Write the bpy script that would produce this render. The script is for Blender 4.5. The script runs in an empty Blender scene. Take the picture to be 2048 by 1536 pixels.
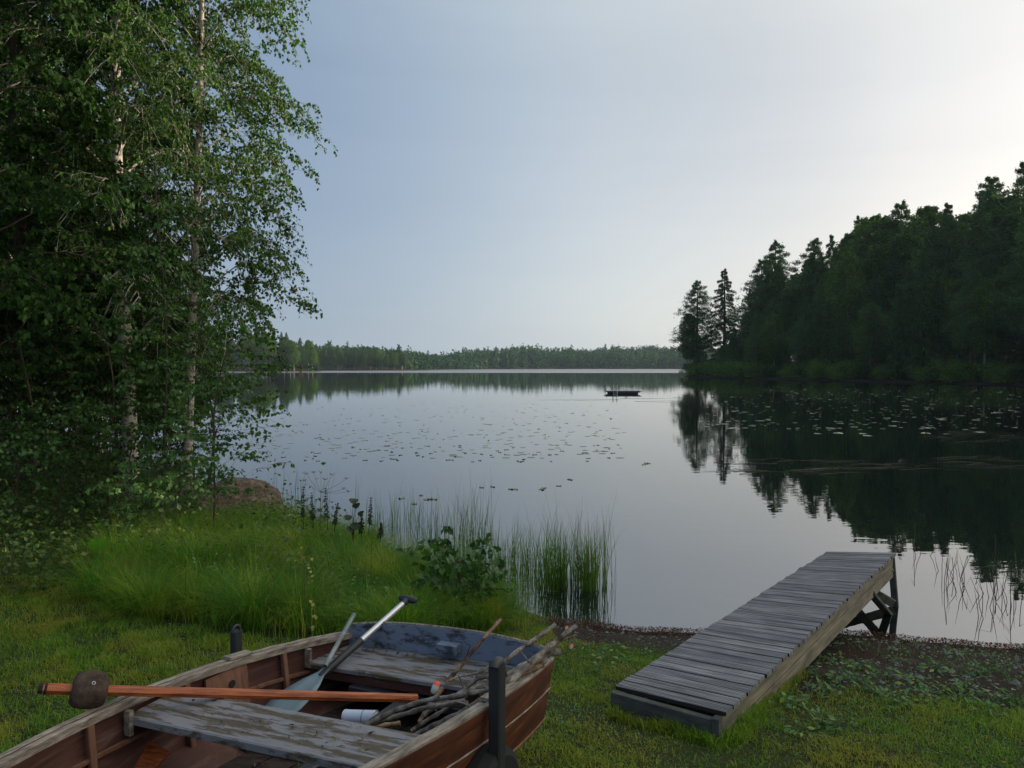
import bpy, math, random
import numpy as np
from mathutils import Vector, Matrix

# ------------------------------------------------------------------ camera, light, exposure
sc = bpy.context.scene
COL = sc.collection
FOC = 1577.0                      # focal length in pixels of a 2048 px wide frame
CAMH = 2.4                        # metres above the lake
TH = math.atan(35 / FOC)          # slight downward pitch
cam = bpy.data.cameras.new('camera'); cam.sensor_width = 36.0
cam.lens = FOC / 2048 * 36.0; cam.clip_start = 0.05; cam.clip_end = 6000
camo = bpy.data.objects.new('camera', cam); COL.objects.link(camo)
camo.location = (0, 0, CAMH); camo.rotation_euler = (math.radians(90) - TH, 0, 0)
sc.camera = camo

SUN_AZ, SUN_EL = 84.0, 15.0       # azimuth clockwise from the view direction, elevation
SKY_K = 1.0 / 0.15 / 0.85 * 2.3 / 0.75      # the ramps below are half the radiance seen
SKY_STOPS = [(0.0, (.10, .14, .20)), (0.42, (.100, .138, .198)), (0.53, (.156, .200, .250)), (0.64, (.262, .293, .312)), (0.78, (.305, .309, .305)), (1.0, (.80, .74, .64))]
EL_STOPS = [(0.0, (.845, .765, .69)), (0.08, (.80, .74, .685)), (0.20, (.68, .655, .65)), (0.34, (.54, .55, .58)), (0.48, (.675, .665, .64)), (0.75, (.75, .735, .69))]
w = bpy.data.worlds.new('World'); sc.world = w; w.use_nodes = True
nt = w.node_tree; nt.nodes.clear()
out = nt.nodes.new('ShaderNodeOutputWorld'); bg = nt.nodes.new('ShaderNodeBackground')
sky = nt.nodes.new('ShaderNodeTexSky'); sky.sky_type = 'NISHITA'; sky.sun_disc = False
sky.sun_elevation = math.radians(SUN_EL); sky.sun_rotation = math.radians(SUN_AZ)
sky.air_density = 1.0; sky.dust_density = 2.4; sky.ozone_density = 1.6; sky.altitude = 0
bg.inputs['Strength'].default_value = 0.15
# thin high haze over the clear sky: paler towards the sun and towards the horizon; overhead, out of frame, brightened to add fill light
def _n(t, **k):
    q = nt.nodes.new(t)
    for a, b in k.items(): setattr(q, a, b)
    return q
def _ramp(fac, stops):
    r = _n('ShaderNodeValToRGB'); el = r.color_ramp.elements; r.color_ramp.interpolation = 'B_SPLINE'
    while len(el) < len(stops): el.new(0.5)
    for e, (p, c) in zip(el, stops): e.position = p; e.color = (*c, 1)
    nt.links.new(fac, r.inputs[0]); return r.outputs[0]
tc = _n('ShaderNodeTexCoord'); sp = _n('ShaderNodeSeparateXYZ'); nt.links.new(tc.outputs['Generated'], sp.inputs[0])
a_, e_ = math.radians(SUN_AZ), math.radians(SUN_EL)
dp = _n('ShaderNodeVectorMath', operation='DOT_PRODUCT'); nt.links.new(tc.outputs['Generated'], dp.inputs[0])
dp.inputs[1].default_value = (math.cos(e_) * math.sin(a_), math.cos(e_) * math.cos(a_), math.sin(e_))
mr = _n('ShaderNodeMapRange'); mr.inputs[1].default_value = -1; nt.links.new(dp.outputs['Value'], mr.inputs[0])
hz_c = _ramp(mr.outputs[0], SKY_STOPS)
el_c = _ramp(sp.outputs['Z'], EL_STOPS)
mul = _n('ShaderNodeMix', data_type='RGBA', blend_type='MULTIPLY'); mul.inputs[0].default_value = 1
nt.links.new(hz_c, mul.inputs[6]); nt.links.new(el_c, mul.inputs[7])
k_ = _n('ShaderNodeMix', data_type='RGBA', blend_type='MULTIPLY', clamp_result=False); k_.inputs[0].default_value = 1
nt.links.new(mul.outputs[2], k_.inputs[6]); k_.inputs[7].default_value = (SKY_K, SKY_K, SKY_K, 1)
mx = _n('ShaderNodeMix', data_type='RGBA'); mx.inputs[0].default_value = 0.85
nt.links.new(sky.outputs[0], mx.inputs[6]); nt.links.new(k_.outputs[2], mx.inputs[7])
mp_ = _n('ShaderNodeMapping'); mp_.inputs['Scale'].default_value = (1.6, 1.6, 14); nt.links.new(tc.outputs['Generated'], mp_.inputs[0])
cn = _n('ShaderNodeTexNoise'); cn.inputs['Scale'].default_value = 1.6; cn.inputs['Detail'].default_value = 5; cn.inputs['Distortion'].default_value = .6; nt.links.new(mp_.outputs[0], cn.inputs['Vector'])
cr = _ramp(cn.outputs['Fac'], [(0.30, (.955, .96, .965)), (0.5, (.985, .985, .985)), (0.68, (1.0, 1.0, 1.0))])
cm = _n('ShaderNodeMix', data_type='RGBA', blend_type='MULTIPLY'); cm.inputs[0].default_value = 1
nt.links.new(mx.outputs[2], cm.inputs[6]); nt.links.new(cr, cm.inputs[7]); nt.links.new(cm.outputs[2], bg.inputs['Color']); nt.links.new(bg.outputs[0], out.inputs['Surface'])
sl = bpy.data.lights.new('sun', 'SUN'); sl.energy = 5.0; sl.angle = math.radians(0.6); sl.color = (1.0, 0.84, 0.64)
so = bpy.data.objects.new('sun', sl); COL.objects.link(so); so.location = (60, 20, 30)
a_, e_ = math.radians(SUN_AZ), math.radians(SUN_EL)
sd_ = Vector((math.cos(e_) * math.sin(a_), math.cos(e_) * math.cos(a_), math.sin(e_)))
so.rotation_euler = sd_.to_track_quat('Z', 'Y').to_euler()
sc.view_settings.view_transform = 'Standard'; sc.view_settings.look = 'None'
sc.view_settings.exposure = 0.15; sc.view_settings.gamma = 1.0
sc.render.engine = 'CYCLES'
sc.cycles.max_bounces = 8; sc.cycles.diffuse_bounces = 3; sc.cycles.glossy_bounces = 3
sc.cycles.transmission_bounces = 4; sc.cycles.transparent_max_bounces = 6; sc.cycles.volume_bounces = 0
sc.cycles.caustics_reflective = False; sc.cycles.caustics_refractive = False
sc.cycles.use_denoising = True
sc.cycles.sample_clamp_indirect = 3.0

rnd = random.Random(7)
NR = np.random.default_rng(11)

# ------------------------------------------------------------------ pixel -> world helpers
def ray(px, py):
    x = (px - 1024) / FOC; y = -(py - 768) / FOC
    d = np.array([x, math.cos(TH) + y * math.sin(TH), -math.sin(TH) + y * math.cos(TH)])
    return d / d[1]
def PD(px, py, d):
    return np.array([0, 0, CAMH]) + ray(px, py) * d
def PZ(px, py, z):
    r = ray(px, py); return np.array([0, 0, CAMH]) + r * ((z - CAMH) / r[2])

# ------------------------------------------------------------------ mesh helpers
def mesh_np(name, V, F, mats=None, smooth=False, mi=None):
    V = np.asarray(V, dtype=np.float32); F = np.asarray(F, dtype=np.int32)
    k = F.shape[1]; me = bpy.data.meshes.new(name)
    me.vertices.add(len(V)); me.vertices.foreach_set('co', V.ravel())
    me.loops.add(F.size); me.loops.foreach_set('vertex_index', F.ravel())
    me.polygons.add(len(F)); me.polygons.foreach_set('loop_start', np.arange(0, F.size, k, dtype=np.int32))
    try: me.polygons.foreach_set('loop_total', np.full(len(F), k, dtype=np.int32))
    except Exception: pass
    for m in (mats or []): me.materials.append(m)
    if mi is not None: me.polygons.foreach_set('material_index', np.asarray(mi, dtype=np.int32))
    me.update(calc_edges=True)
    me.polygons.foreach_set('use_smooth', np.full(len(F), smooth))
    return me
class MB:
    def __init__(s): s.v = []; s.f = []; s.sm = []
    def add(s, vs, fs, smooth=False):
        o = len(s.v); s.v += [tuple(map(float, p)) for p in vs]
        for f in fs: s.f.append(tuple(i + o for i in f)); s.sm.append(smooth)
    def box(s, c, d, M=None):
        x, y, z = [q / 2 for q in d]
        vs = [Vector((sx * x, sy * y, sz * z)) for sx in (-1, 1) for sy in (-1, 1) for sz in (-1, 1)]
        vs = [(M @ p if M else p) + Vector(c) for p in vs]
        s.add(vs, [(0, 1, 3, 2), (4, 6, 7, 5), (0, 4, 5, 1), (2, 3, 7, 6), (0, 2, 6, 4), (1, 5, 7, 3)])
    def board(s, A, B, wd, th, up=(0, 0, 1), bev=0.0):
        """a board from A to B; wd along `side`, th along up"""
        A = Vector(A); B = Vector(B); t = (B - A).normalized(); up = Vector(up)
        sd = t.cross(up).normalized(); up = sd.cross(t).normalized()
        b = bev or min(wd, th) * 0.12
        prof = [(-wd/2 + b, -th/2), (wd/2 - b, -th/2), (wd/2, -th/2 + b), (wd/2, th/2 - b), (wd/2 - b, th/2), (-wd/2 + b, th/2), (-wd/2, th/2 - b), (-wd/2, -th/2 + b)]
        vs = [P + sd * x + up * y for P in (A, B) for x, y in prof]; n = len(prof)
        s.add(vs, [(i, (i + 1) % n, n + (i + 1) % n, n + i) for i in range(n)] + [tuple(range(n))[::-1], tuple(range(n, 2 * n))])
    def tube(s, pts, rad, k=8, cap=True, smooth=True, jit=0.0):
        pts = [Vector(p) for p in pts]; n = len(pts)
        if not hasattr(rad, '__len__'): rad = [rad] * n
        t = [(pts[min(i + 1, n - 1)] - pts[max(i - 1, 0)]).normalized() for i in range(n)]
        u = t[0].orthogonal().normalized(); vs = []
        for i in range(n):
            u = (u - t[i] * u.dot(t[i])).normalized(); v = t[i].cross(u)
            for j in range(k):
                a = 2 * math.pi * j / k; r = rad[i] * (1 + jit * rnd.uniform(-1, 1))
                vs.append(pts[i] + u * math.cos(a) * r + v * math.sin(a) * r)
        fs = [(i * k + j, i * k + (j + 1) % k, (i + 1) * k + (j + 1) % k, (i + 1) * k + j) for i in range(n - 1) for j in range(k)]
        s.add(vs, fs, smooth)
        if cap:
            s.add(vs[:k], [tuple(range(k))[::-1]]); s.add(vs[-k:], [tuple(range(k))])
    def mesh(s, name, mats=None):
        me = bpy.data.meshes.new(name); me.from_pydata(s.v, [], s.f)
        for m in (mats or []): me.materials.append(m)
        me.polygons.foreach_set('use_smooth', s.sm); me.update(); return me
    def build(s, name, mat, parent=None):
        return ob(name, s.mesh(name, [mat]), parent)
def ob(name, me, parent=None, loc=None):
    o = bpy.data.objects.new(name, me); COL.objects.link(o)
    if parent is not None: o.parent = parent
    if loc is not None: o.location = loc
    return o
def tag(o, label=None, cat=None, group=None, kind=None):
    if label: o['label'] = label
    if cat: o['category'] = cat
    if group: o['group'] = group
    if kind: o['kind'] = kind
    return o
def thing(name, label, cat, loc=(0, 0, 0), group=None):
    o = bpy.data.objects.new(name, None); o.empty_display_size = 0.1; COL.objects.link(o); o.location = loc
    return tag(o, label, cat, group)
def local(o, me):
    """build in world coordinates, keep the mesh relative to its thing's base"""
    me.transform(Matrix.Translation(-Vector(o.location))); return me
def copy_tree(root, loc, rz, scl, label, group=None, cat=None):
    r = root.copy(); COL.objects.link(r); r.location = loc; r.rotation_euler = (0, 0, rz); r.scale = scl
    r['label'] = label
    if group: r['group'] = group
    elif 'group' in r: del r['group']
    if cat: r['category'] = cat
    for ch in list(root.children):
        c = ch.copy(); COL.objects.link(c); c.parent = r
    return r

# ------------------------------------------------------------------ materials
def mat(name, base=(0.5, 0.5, 0.5), rough=0.6, spec=0.4):
    m = bpy.data.materials.new(name); m.use_nodes = True
    p = m.node_tree.nodes['Principled BSDF']
    p.inputs['Base Color'].default_value = (*base, 1); p.inputs['Roughness'].default_value = rough
    p.inputs['Specular IOR Level'].default_value = spec
    return m, m.node_tree, p
def N(nt, t, **kw):
    n = nt.nodes.new(t)
    for k, v in kw.items(): setattr(n, k, v)
    return n
def noise(nt, scale, detail=4, rough=0.55, src='Object', stretch=None, dist=0.0, rot=0.0, rnd_off=False):
    tc = N(nt, 'ShaderNodeTexCoord'); mp = N(nt, 'ShaderNodeMapping')
    if rot or rnd_off:
        m0 = N(nt, 'ShaderNodeMapping'); m0.inputs['Rotation'].default_value = (0, 0, rot); nt.links.new(tc.outputs[src], m0.inputs[0])
        if rnd_off:
            oi = N(nt, 'ShaderNodeObjectInfo'); ml = N(nt, 'ShaderNodeMath', operation='MULTIPLY'); ml.inputs[1].default_value = 37.0
            nt.links.new(oi.outputs['Random'], ml.inputs[0]); nt.links.new(ml.outputs[0], m0.inputs['Location'])
        class _T: outputs = {src: m0.outputs[0]}
        tc = _T
    if stretch: mp.inputs['Scale'].default_value = stretch
    nt.links.new(tc.outputs[src], mp.inputs[0])
    n = N(nt, 'ShaderNodeTexNoise'); n.inputs['Scale'].default_value = scale; n.inputs['Detail'].default_value = detail
    n.inputs['Roughness'].default_value = rough; n.inputs['Distortion'].default_value = dist
    nt.links.new(mp.outputs[0], n.inputs['Vector']); return n.outputs['Fac']
def ramp(nt, fac, stops, interp='LINEAR'):
    r = N(nt, 'ShaderNodeValToRGB'); el = r.color_ramp.elements; r.color_ramp.interpolation = interp
    while len(el) < len(stops): el.new(0.5)
    for e, (p, c) in zip(el, stops):
        e.position = p; e.color = (*c, 1) if hasattr(c, '__len__') else (c, c, c, 1)
    nt.links.new(fac, r.inputs[0]); return r.outputs['Color']
def mixc(nt, fac, a, b, mode='MIX'):
    m = N(nt, 'ShaderNodeMix', data_type='RGBA', blend_type=mode)
    for sock, v in ((m.inputs[0], fac), (m.inputs[6], a), (m.inputs[7], b)):
        if hasattr(v, 'is_output'): nt.links.new(v, sock)
        elif hasattr(v, '__len__'): sock.default_value = (*v, 1)
        else: sock.default_value = v
    return m.outputs[2]
def bump(nt, p, h, strength=0.3, dist=0.01):
    b = N(nt, 'ShaderNodeBump'); b.inputs['Strength'].default_value = strength; b.inputs['Distance'].default_value = dist
    nt.links.new(h, b.inputs['Height']); nt.links.new(b.outputs[0], p.inputs['Normal'])
def leafmat(name, dark, light, tip=None, trans=0.35, rough=0.5, spec=0.35, patch=None, ps=0.9, tl=(0.48, 0.64)):
    m, nt, p = mat(name, dark, rough, spec)
    g = N(nt, 'ShaderNodeNewGeometry')
    stops = [(0.0, dark), (0.85, light)] + ([(1.0, tip)] if tip else [])
    c = ramp(nt, g.outputs['Random Per Island'], stops)
    c2 = mixc(nt, ramp(nt, noise(nt, 0.9, 3), [(0.35, 0.0), (0.65, 1.0)]), c, mixc(nt, 1.0, c, (0.62, 0.72, 0.6), 'MULTIPLY'))
    if patch: c2 = mixc(nt, ramp(nt, noise(nt, ps, 4, 0.6, dist=0.6), [(tl[0], 0.0), (tl[1], 0.8)]), c2, mixc(nt, g.outputs['Random Per Island'], patch, tuple(q * 1.7 for q in patch)))
    nt.links.new(c2, p.inputs['Base Color'])
    tr = N(nt, 'ShaderNodeBsdfTranslucent')
    nt.links.new(mixc(nt, 1.0, c2, (1.25, 1.35, 0.55), 'MULTIPLY'), tr.inputs['Color'])
    mx = N(nt, 'ShaderNodeMixShader'); mx.inputs[0].default_value = trans
    nt.links.new(p.outputs[0], mx.inputs[1]); nt.links.new(tr.outputs[0], mx.inputs[2])
    nt.links.new(mx.outputs[0], nt.nodes['Material Output'].inputs['Surface'])
    return m
def woodmat(name, cols, stretch, rough=0.7, spec=0.3, bs=0.5, scale=6, detail=8, bd=0.004, rot=0.0, rnd_off=False):
    m, nt, p = mat(name, cols[0][1], rough, spec)
    n = noise(nt, scale, detail, 0.65, 'Object', stretch, 0.4, rot, rnd_off)
    n2 = noise(nt, 3.0, 4, 0.6, rnd_off=rnd_off)
    c = ramp(nt, n, cols)
    nt.links.new(mixc(nt, ramp(nt, n2, [(0.3, 0.0), (0.7, 0.6)]), c, mixc(nt, 1.0, c, (0.55, 0.56, 0.6), 'MULTIPLY')), p.inputs['Base Color'])
    if rnd_off:
        oi = N(nt, 'ShaderNodeObjectInfo'); pc = p.inputs['Base Color'].links[0].from_socket
        nt.links.new(mixc(nt, 1.0, pc, ramp(nt, oi.outputs['Random'], [(0.0, (.70, .69, .68)), (0.4, (.90, .88, .85)), (0.75, (1, .98, .94)), (1.0, (1.10, 1.06, 1.0))]), 'MULTIPLY'), p.inputs['Base Color'])
    bump(nt, p, n, bs, bd); return m
def paintwood(name, paint, paint2, bare, thr, stretch, rough=0.55, edge=0.03, scale=5, rot=0.0):
    """old paint worn through to bare wood in streaks"""
    m, nt, p = mat(name, paint, rough, 0.35)
    n = noise(nt, scale, 10, 0.7, 'Object', stretch, 0.3, rot)
    k = ramp(nt, n, [(thr, 0.0), (thr + edge, 1.0)])
    pc = mixc(nt, noise(nt, 2.5, 6), paint, paint2)
    bc = ramp(nt, noise(nt, 12, 6, 0.7, 'Object', stretch, 0.0, rot), [(0.3, tuple(q * 0.5 for q in bare)), (0.7, bare)])
    nt.links.new(mixc(nt, k, pc, bc), p.inputs['Base Color'])
    mm = N(nt, 'ShaderNodeMath', operation='MULTIPLY'); nt.links.new(k, mm.inputs[0]); mm.inputs[1].default_value = -1
    bump(nt, p, mm.outputs[0], 0.5, 0.003); return m

M = {}
M['birchleaf'] = leafmat('birch_leaf', (0.020, 0.068, 0.008), (0.070, 0.19, 0.020), (0.17, 0.26, 0.03), 0.36, 0.5, 0.22)
M['alderleaf'] = leafmat('alder_leaf', (0.011, 0.036, 0.007), (0.040, 0.10, 0.015), None, 0.30, 0.55, 0.15)
M['aspenleaf'] = leafmat('aspen_leaf', (0.035, 0.10, 0.026), (0.09, 0.20, 0.045), None, 0.3, 0.45, 0.35)
M['shrubleaf'] = leafmat('shrub_leaf', (0.028, 0.09, 0.020), (0.065, 0.16, 0.034), None, 0.3, 0.42, 0.4)
M['burdockleaf'] = leafmat('burdock_leaf', (0.075, 0.22, 0.012), (0.09, 0.25, 0.016), None, 0.5, 0.7, 0.1)
M['yellowleaf'] = leafmat('yellow_leaf', (0.28, 0.30, 0.06), (0.42, 0.42, 0.12), None, 0.3)
M['nettleleaf'] = leafmat('nettle_leaf', (0.018, 0.03, 0.014), (0.04, 0.055, 0.022), None, 0.15)
M['weedleaf'] = leafmat('weed_leaf', (0.06, 0.16, 0.05), (0.12, 0.26, 0.075), (0.28, 0.32, 0.05), 0.3)
M['farbirch'] = leafmat('far_birch_leaf', (0.055, 0.13, 0.032), (0.135, 0.25, 0.052), (0.26, 0.33, 0.06), 0.38, 0.6, 0.1)
M['pineneedle'] = leafmat('pine_needle', (0.045, 0.12, 0.052), (0.12, 0.225, 0.085), None, 0.18, 0.6, 0.1)
M['spruceneedle'] = leafmat('spruce_needle', (0.038, 0.10, 0.042), (0.09, 0.18, 0.065), None, 0.15, 0.6, 0.1)
M['farwood'] = leafmat('far_wood', (0.016, 0.062, 0.040), (0.05, 0.130, 0.060), (0.09, 0.17, 0.05), 0.10, 0.6, 0.1, patch=(0.07, 0.14, 0.04), ps=0.02, tl=(.54, .66))
M['lawn'] = leafmat('lawn_blade', (0.085, 0.20, 0.020), (0.22, 0.37, 0.036), (0.50, 0.38, 0.10), 0.40, 0.6, 0.2, patch=(0.24, 0.22, 0.035), ps=1.3, tl=(.46, .64))
M['sedge'] = leafmat('sedge_blade', (0.035, 0.135, 0.012), (0.155, 0.34, 0.028), (0.46, 0.42, 0.09), 0.42, 0.6, 0.2, patch=(0.20, 0.24, 0.032), ps=1.9)
M['reed'] = leafmat('reed_blade', (0.07, 0.19, 0.025), (0.15, 0.29, 0.04), (0.3, 0.3, 0.07), 0.35, 0.45)
M['drystem'] = leafmat('dry_stem', (0.05, 0.045, 0.03), (0.13, 0.11, 0.07), None, 0.1)
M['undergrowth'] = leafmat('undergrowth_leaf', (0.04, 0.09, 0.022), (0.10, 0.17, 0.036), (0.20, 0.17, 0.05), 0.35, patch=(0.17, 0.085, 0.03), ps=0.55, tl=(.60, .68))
M['litter'] = leafmat('litter_leaf', (0.035, 0.012, 0.008), (0.13, 0.036, 0.020), (0.26, 0.15, 0.09), 0.1, 0.7)
M['moss'] = leafmat('moss', (0.05, 0.08, 0.015), (0.10, 0.13, 0.03), None, 0.1)
# bark
def barkbirch():
    m, nt, p = mat('birch_bark', (0.6, 0.58, 0.52), 0.75, 0.2)
    n = noise(nt, 9, 8, 0.7, 'Object', (1, 1, 4.5), 0.5); n2 = noise(nt, 2.2, 5, 0.7, 'Object', (1, 1, 1.6), 1.0)
    c = ramp(nt, n, [(0.36, (0.03, 0.025, 0.02)), (0.44, (0.45, 0.42, 0.36)), (0.7, (0.58, 0.54, 0.47))])
    k = ramp(nt, n2, [(0.52, 0.0), (0.60, 1.0)])
    nt.links.new(mixc(nt, k, c, (0.06, 0.05, 0.04)), p.inputs['Base Color']); bump(nt, p, n, 0.6, 0.01); return m
M['birchbark'] = barkbirch()
M['darkbark'] = woodmat('dark_bark', [(0.3, (0.03, 0.025, 0.02)), (0.7, (0.11, 0.09, 0.07))], (1, 1, 0.25), 0.9, 0.1, 0.8, 14, 8, 0.02)
M['pinebark'] = woodmat('pine_bark', [(0.3, (0.06, 0.035, 0.022)), (0.7, (0.20, 0.11, 0.06))], (1, 1, 0.3), 0.9, 0.1, 0.6, 4, 6, 0.03)
# wood things
M['deck'] = woodmat('deck_wood', [(0.30, (0.045, 0.047, 0.055)), (0.48, (0.19, 0.195, 0.215)), (0.70, (0.50, 0.51, 0.54))], (0.5, 26, 3), 0.62, 0.35, 0.5, 3, 8, rnd_off=True)
M['gapshade'] = mat('plank_gap_shade', (0.03, 0.028, 0.027), 0.9, 0.1)[0]  # shade of the deck gaps put into the colour of the plank edges
M['sideboard'] = woodmat('side_board_wood', [(0.3, (0.11, 0.11, 0.09)), (0.5, (0.24, 0.22, 0.165)), (0.7, (0.40, 0.34, 0.24))], (.8, 5, 7), 0.7, 0.25, 0.5, 3.4, 9, rot=-0.99)
M['frontboard'] = woodmat('front_board_wood', [(0.3, (0.04, 0.045, 0.042)), (0.7, (0.13, 0.14, 0.13))], (2, 2, 8), 0.8, 0.2, 0.5, 3, 8)
M['wale'] = woodmat('gunwale_wood', [(0.30, (0.07, 0.055, 0.045)), (0.48, (0.24, 0.205, 0.17)), (0.70, (0.46, 0.41, 0.35))], (8, 1.2, 8), 0.75, 0.25, 0.6, 6, 10, rot=0.437)
M['hull_out'] = woodmat('hull_varnish', [(0.30, (0.040, 0.014, 0.009)), (0.52, (0.105, 0.034, 0.018)), (0.72, (0.25, 0.11, 0.045))], (1.2, .7, 6), 0.6, 0.25, 0.35, 3.0, 9, rot=0.437)
M['hull_in'] = woodmat('hull_inside', [(0.30, (0.045, 0.020, 0.017)), (0.52, (0.11, 0.048, 0.038)), (0.72, (0.24, 0.16, 0.135))], (1.2, .8, 7), 0.6, 0.3, 0.3, 3, 9, rot=0.437)
M['rib'] = woodmat('rib_wood', [(0.3, (0.12, 0.05, 0.03)), (0.7, (0.27, 0.15, 0.10))], (5, 5, 1), 0.65, 0.3, 0.3, 4, 8)
M['thwart'] = paintwood('thwart_worn_paint', (0.165, 0.168, 0.185), (0.25, 0.25, 0.275), (0.115, 0.09, 0.062), 0.475, (1.1, 7, 3), 0.65, 0.07, 3.4, rot=0.437)
M['transom'] = paintwood('transom_worn_paint', (0.10, 0.135, 0.20), (0.24, 0.30, 0.41), (0.06, 0.06, 0.075), 0.50, (1.6, 4, 4), 0.6, 0.09, 4.0, rot=0.437)
M['floorb'] = woodmat('boat_floor', [(0.3, (0.018, 0.014, 0.012)), (0.7, (0.075, 0.055, 0.045))], (2, 6, 2), 0.85, 0.2, 0.5, 4)
M['orange'] = woodmat('orange_varnish', [(0.30, (0.10, 0.03, 0.012)), (0.46, (0.33, 0.075, 0.02)), (0.62, (0.52, 0.14, 0.035)), (0.78, (0.62, 0.30, 0.13))], (2.2, 22, 22), 0.42, 0.5, 0.35, 3, 9)
M['stick'] = woodmat('stick_bark', [(0.34, (0.055, 0.046, 0.038)), (0.5, (0.21, 0.185, 0.155)), (0.68, (0.44, 0.40, 0.35))], (1, 1, 1), 0.85, 0.15, 0.6, 22, 8)
M['stick2'] = woodmat('stick_peeled', [(0.42, (0.045, 0.035, 0.03)), (0.5, (0.16, 0.10, 0.07)), (0.62, (0.46, 0.31, 0.19))], (1, 1, 1), 0.75, 0.2, 0.5, 9, 8)
M['black'] = mat('black_steel', (0.022, 0.025, 0.03), 0.5, 0.5)[0]
M['rubber'] = mat('rubber', (0.018, 0.018, 0.02), 0.8, 0.3)[0]
M['alu'] = mat('aluminium', (0.62, 0.64, 0.68), 0.36, 0.5)[0]; M['alu'].node_tree.nodes['Principled BSDF'].inputs['Metallic'].default_value = 0.75
M['tubegrey'] = woodmat('painted_tube', [(0.4, (0.12, 0.15, 0.15)), (0.6, (0.26, 0.31, 0.31))], (1, 1, 1), 0.45, 0.4, 0.1, 14)
M['blade'] = woodmat('paddle_blade_plastic', [(0.3, (0.13, 0.20, 0.24)), (0.7, (0.24, 0.33, 0.38))], (1, 1, 1), 0.5, 0.4, 0.05, 5)
M['float'] = woodmat('float_foam', [(0.3, (0.035, 0.025, 0.02)), (0.7, (0.13, 0.09, 0.07))], (1, 1, 1), 0.9, 0.15, 0.9, 26, 8, 0.01)
M['red'] = mat('red_orange_plastic', (0.85, 0.09, 0.03), 0.4, 0.5)[0]
M['palegrey'] = mat('pale_plastic', (0.5, 0.55, 0.54), 0.5, 0.4)[0]
M['can'] = mat('can_enamel', (0.62, 0.70, 0.86), 0.4, 0.5)[0]
M['canblue'] = mat('can_print', (0.10, 0.14, 0.26), 0.4, 0.5)[0]
M['cloth'] = woodmat('faded_cloth', [(0.3, (0.10, 0.12, 0.17)), (0.7, (0.20, 0.23, 0.31))], (1, 1, 1), 0.9, 0.1, 0.6, 12, 6, 0.01)
M['raft'] = mat('wet_raft_wood', (0.035, 0.035, 0.045), 0.6, 0.3)[0]
M['steel'] = mat('ladder_steel', (0.22, 0.24, 0.26), 0.35, 0.5)[0]

def rockmat():
    m, nt, p = mat('boulder_stone', (0.2, 0.17, 0.14), 0.9, 0.2)
    n = noise(nt, 7, 12, 0.75); n2 = noise(nt, 2.0, 6, 0.7); n3 = noise(nt, 35, 6, 0.7)
    c = ramp(nt, n, [(0.32, (0.03, 0.028, 0.025)), (0.5, (0.12, 0.09, 0.07)), (0.68, (0.30, 0.25, 0.20))])
    c = mixc(nt, ramp(nt, n2, [(0.48, 0.0), (0.62, 0.8)]), c, (0.14, 0.08, 0.045))
    c = mixc(nt, ramp(nt, n3, [(0.60, 0.0), (0.66, 0.7)]), c, (0.50, 0.47, 0.40))
    nt.links.new(c, p.inputs['Base Color']); bump(nt, p, n, 1.0, 0.06); return m
M['rock'] = rockmat()
def padmat():
    m, nt, p = mat('lily_pad', (0.12, 0.18, 0.09), 0.42, 0.8)
    oi = N(nt, 'ShaderNodeObjectInfo')
    nt.links.new(ramp(nt, oi.outputs['Random'], [(0.0, (0.09, 0.14, 0.07)), (1.0, (0.20, 0.25, 0.14))]), p.inputs['Base Color'])
    return m
M['pad'] = padmat()
def watermat():
    m, nt, p = mat('lake_water', (0.006, 0.010, 0.009), 0.012, 0.5)
    p.inputs['IOR'].default_value = 3.6
    geo = N(nt, 'ShaderNodeNewGeometry'); sep = N(nt, 'ShaderNodeSeparateXYZ'); nt.links.new(geo.outputs['Position'], sep.inputs[0])
    n = noise(nt, 2.4, 2, 0.5, 'Object', (0.55, 1.5, 1)); n2 = noise(nt, 0.35, 2, 0.5, 'Object', (0.5, 1.0, 1))
    ad = N(nt, 'ShaderNodeMath', operation='ADD'); nt.links.new(n, ad.inputs[0]); nt.links.new(n2, ad.inputs[1])
    # calm near the shore, patches of breeze far out (streaks across the lake)
    mr = N(nt, 'ShaderNodeMapRange'); mr.inputs[1].default_value = 285; mr.inputs[2].default_value = 330
    nt.links.new(sep.outputs['Y'], mr.inputs[0])
    st = noise(nt, 1.0, 3, 0.5, 'Object', (0.0022, 0.012, 1))
    stk = ramp(nt, st, [(0.34, 0.15), (0.44, 1.0)])
    br = N(nt, 'ShaderNodeMath', operation='MULTIPLY'); nt.links.new(mr.outputs[0], br.inputs[0]); nt.links.new(stk, br.inputs[1])
    rr = N(nt, 'ShaderNodeMapRange'); rr.inputs[3].default_value = 0.012; rr.inputs[4].default_value = 0.42
    nt.links.new(br.outputs[0], rr.inputs[0]); nt.links.new(rr.outputs[0], p.inputs['Roughness'])
    b = N(nt, 'ShaderNodeBump'); b.inputs['Strength'].default_value = 0.10; b.inputs['Distance'].default_value = 0.012
    nt.links.new(ad.outputs[0], b.inputs['Height']); nt.links.new(b.outputs[0], p.inputs['Normal'])
    return m
M['water'] = watermat()
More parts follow.
